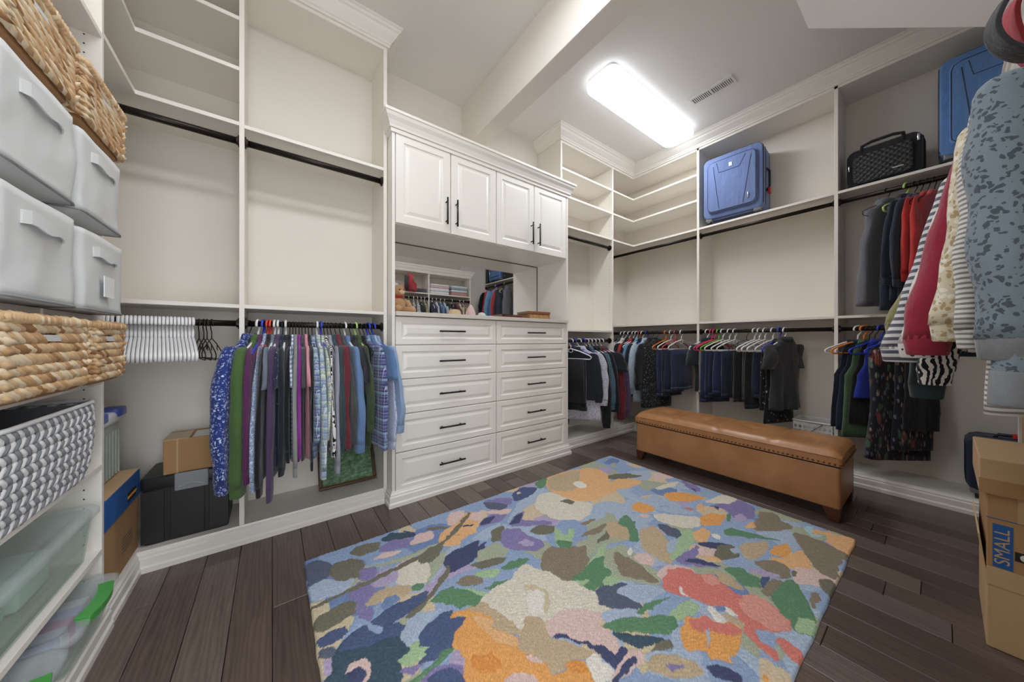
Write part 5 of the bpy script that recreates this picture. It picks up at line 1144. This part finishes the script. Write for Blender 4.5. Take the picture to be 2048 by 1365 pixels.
# white perforated basket behind the bench
K = thing('laundry_basket', 'white perforated plastic basket behind the bench', 'basket', (3.535, .622, .093)); WP = plain('white_plastic', '#dcdcda', .4)
def lattice(L, H_, n, rows_):
    mb = MB(); mb.box(-L, L, -.003, .003, 0, .02).box(-L, L, -.003, .003, H_-.035, H_)
    for i in range(1, rows_): z = .02+(H_-.055)*i/rows_; mb.box(-L, L, -.0025, .0025, z-.006, z+.006)
    for i in range(n+1): x = -L+2*L*i/n; mb.box(max(-L, x-.007), min(L, x+.007), -.0024, .0024, .01, H_-.01)
    return mb
for (ang, off, L) in ((0, .115, .115), (PI, .115, .115), (PI/2, .115, .115), (-PI/2, .115, .115)):
    o = lattice(L, .31, 8, 9).obj('lattice_side', WP, K); o.rotation_euler.z = ang; o.location = (math.sin(ang)*off, -math.cos(ang)*off, 0)
B(-.115, .115, -.115, .115, .0, .006).obj('basket_base', WP, K); MB().tube([(x, y, .31) for x, y, a in perim(.12, .12, .015, 32)], .007, 6, closed=True).obj('rim', WP, K, smooth=True)
MB().tube([(-.122, -.06, .3), (-.14, 0, .24), (-.128, .1, .2)], .0022, 6).obj('wire_handle', M_BLACKP, K)

# ------------------------------------------------------------------ cardboard boxes by the hanging clothes
K = thing('cardboard_box', 'open pale cardboard box standing on the floor under the SMALL box', 'box', (2.165, -.265, .001))
B(-.195, .195, -.175, .178, 0, .272).obj('box_body', CARD2, K, bevel=.003); B(-.198, -.195, -.175, .178, .215, .277).obj('box_flap', CARD2, K)
o = MB().box(-.19, .19, -.002, .002, 0, .115).obj('box_flap', CARD2, K, loc=(0, .181, .262)); o.rotation_euler.x = -.1
K = thing('cardboard_box', 'cardboard moving box printed SMALL between two other boxes', 'box', (2.165, -.265, .275))
B(-.195, .195, -.175, .178, 0, .252).obj('box_body', CARD, K, bevel=.003); B(-.1962, -.195, .128, .166, .006, .152).obj('blue_panel', BLU, K); text('SMALL', K, CARD2, .042, (-.1966, .147, .079), Matrix(((0, 0, -1), (0, 1, 0), (1, 0, 0))).to_euler())
B(-.196, -.195, -.175, .178, .168, .1705).obj('printed_line', BLU, K); B(-.197, -.195, -.06, .12, .17, .25).obj('tape_strip', TAPE, K); B(-.1965, -.195, -.12, .125, .045, .075).obj('black_label', M_BLACKP, K); MB().cyl((-.1968, .105, .06), 'x', .011, .001, 14).obj('white_ring', plain('paper_white', '#dcdcd9', .8), K)
K = thing('cardboard_box', 'flat cardboard carton lying on top of the SMALL box', 'box', (2.165, -.262, .528))
B(-.207, .2, -.18, .19, 0, .118).obj('box_body', CARD2, K, bevel=.003); B(-.2085, -.207, -.18, .19, .0, .05).obj('lid_band', CARD, K); B(-.15, .15, .03, .07, .118, .1195).obj('tape_strip', TAPE, K)
K = thing('cardboard_box', 'tall narrow wooden-coloured carton behind the stacked boxes', 'box', (2.66, -.30, .001)); B(-.12, .12, -.1, .085, 0, .86).obj('box_body', CARD, K, bevel=.004); B(-.1215, -.12, -.1, .085, .38, .45).obj('tape_strip', TAPE, K)

# ------------------------------------------------------------------ on the drawer cabinet counter
CT = 1.2345
def bear():
    m = fabric('brown_plush', '#b28a63', .2); K = thing('teddy_bear', 'brown plush bear with red bow sitting on the cabinet counter', 'plush toy', (.70, 2.28, CT), .3)
    b = MB().sphere((0, 0, .062), (.058, .05, .066), 14, 10).obj('torso', m, K, smooth=True); hd = MB().sphere((0, -.01, .158), (.046, .043, .042), 14, 10).obj('head', m, K, smooth=True); MB().sphere((0, -.05, .147), (.02, .018, .016), 10, 7).obj('muzzle', fabric('plush_cream', '#d2b48f'), hd, smooth=True)
    for s_ in (-1, 1):
        MB().sphere((s_*.037, 0, .195), (.017, .01, .017), 10, 6).obj('ear', m, hd, smooth=True); MB().sphere((s_*.016, -.05, .165), .005, 8, 5).obj('eye', M_BLACKP, hd); MB().tube([(s_*.045, 0, .1), (s_*.07, -.03, .07), (s_*.062, -.055, .045)], [.02, .02, .018], 10).obj('arm', m, K, smooth=True); MB().tube([(s_*.035, -.02, .025), (s_*.055, -.07, .024), (s_*.06, -.1, .03)], [.026, .025, .024], 10).obj('leg', m, K, smooth=True)
    MB().tube([(.042*math.cos(a), .038*math.sin(a), .118) for a in [2*PI*k/14 for k in range(14)]], .009, 6, closed=True).obj('bow', fabric('red_ribbon', '#b22a32'), K, smooth=True)
bear()
K = thing('keepsake_box', 'carved wooden keepsake box on the cabinet counter', 'box', (1.94, 2.27, CT), -.05); WD = wood('carved_walnut', '#6b4527', '#a3764a', 30, .5, (1, 1, 1))
B(-.122, .122, -.085, .085, 0, .05).obj('box_body', WD, K, bevel=.002); B(-.126, .126, -.089, .089, .052, .075).obj('lid', wood('walnut', '#6d4426', '#8d5c35', 8, .45), K, bevel=.003); B(-.11, .11, -.0865, -.085, .008, .044).obj('carved_panel', wood('carving', '#8a6236', '#c19a62', 60, .55, (1, 1, 1)), K)
K = thing('trinket_box', 'low reddish wooden trinket box beside the carved box', 'box', (1.71, 2.28, CT), .1); B(-.06, .06, -.055, .055, 0, .022).obj('box_body', wood('redwood', '#5b2a1d', '#7d4030', 8, .4), K, bevel=.002); B(-.062, .062, -.057, .057, .0225, .032).obj('lid', wood('redwood', '#5b2a1d', '#7d4030', 8, .4), K, bevel=.002)
tag(B(-.055, .055, -.045, .045, 0, .012).obj('notebook', plain('dark_red_leather', '#5f2b28', .5), loc=(1.59, 2.29, CT), bevel=.003), 'thin dark red notebook lying on the counter', 'notebook')
mb = MB()
for i in range(7): mb.sphere((.0125*(i-3), .006*((i*3) % 4-1.5), .012), (.011, .011, .012), 9, 6)
tag(mb.obj('bracelet', plain('turquoise_beads', '#7fcfc6', .35), smooth=True, loc=(1.472, 2.3, CT)), 'turquoise beaded bracelet on the counter', 'bracelet')
mb = MB().loft([[(r*math.cos(2*PI*k/18)*(1+.12*math.sin(5*2*PI*k/18)), r*.7*math.sin(2*PI*k/18), z) for k in range(18)] for r, z in ((.042, 0), (.045, .01), (.04, .04), (.026, .075), (.006, .105))]); tag(mb.obj('pink_cloth', fabric('blush_satin', '#d9bdb9'), smooth=True, loc=(1.295, 2.3, CT)), 'folded blush pink cloth standing like a cone on the counter', 'cloth')
tag(MB().sphere((0, 0, .022), (.034, .032, .024), 12, 8).obj('white_pouch', fabric('white_lace_pouch', '#d5d8cf'), smooth=True, loc=(1.385, 2.28, CT)), 'small white pouch between pink cloth and bracelet', 'pouch')
mb = MB().loft([[(r*math.cos(2*PI*k/24), r*.8*math.sin(2*PI*k/24), z) for k in range(24)] for r, z in ((.085, .004), (.087, .008), (.055, .014), (.05, .04), (.04, .055), (.01, .06))]); tag(mb.obj('straw_hat', plain('straw', '#c6b28c', .85, var=.15, scale=60), smooth=True, loc=(1.15, 2.3, CT)), 'small straw hat lying on the counter', 'hat')

# ------------------------------------------------------------------ linens and bag on the shelf behind the camera
def folded(x0, x1, z, h, col, lab, y1=-.235): return soft('folded_linen', lab, 'linen', ((x0+x1)/2, (-.475+y1)/2, z), (x1-x0, y1+.475, h), fabric('linen_%s' % col.strip('#'), col), 'folded linens on the shelf', .018)
for x0, x1, st in ((1.30, 1.62, (('#b9bec9', .07, 'folded blue grey blanket at the end of the linen shelf'), ('#dcd8d4', .05, 'folded cream sheet on the blue grey blanket'))), (2.14, 2.50, (('#d7d6d9', .05, 'folded white sheet with print next to the shelf divider'), ('#dedee2', .055, 'folded plain white sheet in the middle of the linen stack'), ('#d9b9b6', .035, 'folded pink sheet near the top of the stack'), ('#e0dfdf', .03, 'folded white pillowcase topping the stack'))), (2.54, 2.86, (('#b98b86', .06, 'folded dusty pink blanket at the end panel'), ('#c9d6d8', .045, 'folded pale teal towel on the pink blanket'), ('#8fa3ab', .03, 'folded slate towel between pale ones'), ('#d3d9dc', .04, 'folded pale grey towel topping the stack')))):
    z = 1.8455
    for col, h, lab in st: folded(x0, x1, z, h, col, lab); z += h+.0005
soft('fabric_case', 'charcoal fabric case lying on the linen shelf', 'case', (2.0, -.36, 1.8455), (.19, .2, .075), fabric('charcoal_felt', '#55565b'), r=.02)
def backpack():
    K = thing('backpack', 'red backpack with grey mesh strap hanging over the shelf edge', 'backpack', (1.80, -.24, 1.846), .2); RD = fabric('red_nylon', '#b2424a', .12); GR = fabric('grey_mesh', '#3b3b3e', .1)
    rings = []
    for i in range(11):
        f = i/10; w = .10*(1-.45*f**2)*(.8+.3*math.sin(PI*min(1, f*1.3+.15))); d = .075*(1-.4*f); ring = []
        for k in range(24):
            a = 2*PI*k/24; n = 1+.13*mnoise.noise(Vector((math.cos(a)*2, math.sin(a)*2, f*5))); ring.append((w*n*math.cos(a)+.01*math.sin(f*5), d*n*math.sin(a), .27*f+.002))
        rings.append(ring)
    MB().loft(rings).obj('bag_body', RD, K, smooth=True)
    MB().rbox(-.06, .06, .05, .095, .02, .13, .025, vr=.015).obj('front_pocket', RD, K, smooth=True)
    def strap(pts, w, th, m, nm):
        mb = MB(); Q = [Vector(p) for p in pts]; rg = []; P = []
        for i in range(len(Q)-1):     # Catmull-Rom through the hand-placed points
            a, b, c, d_ = Q[max(i-1, 0)], Q[i], Q[i+1], Q[min(i+2, len(Q)-1)]
            for k in range(5): f = k/5; P.append(.5*((2*b)+(c-a)*f+(2*a-5*b+4*c-d_)*f*f+(3*b-a-3*c+d_)*f**3))
        P.append(Q[-1])
        for i, p in enumerate(P):
            tt = (P[min(i+1, len(P)-1)]-P[max(i-1, 0)]).normalized(); s_ = Vector((1, .15, 0)); s_ = (s_-tt*s_.dot(tt)).normalized(); n = tt.cross(s_); rg.append([tuple(p+s_*w*a+n*th*b) for a, b in ((-1, -1), (1, -1), (1, 1), (-1, 1))])
        mb.loft(rg); return mb.obj(nm, m, K, bevel=.003)
    strap([(-.06, .05, .25), (-.07, .10, .24), (-.075, .15, .19), (-.08, .175, .12), (-.075, .16, .06), (-.06, .12, .02), (-.05, .08, .008)], .028, .006, GR, 'shoulder_strap')
    strap([(.03, .05, .25), (.02, .09, .25), (.0, .12, .2), (-.01, .125, .14), (0, .11, .08), (.01, .085, .03)], .03, .006, RD, 'shoulder_strap')
    MB().tube([(-.03, .02, .262), (-.02, .03, .295), (.02, .03, .295), (.03, .02, .262)], .007, 8).obj('grab_loop', RD, K, smooth=True)
backpack()
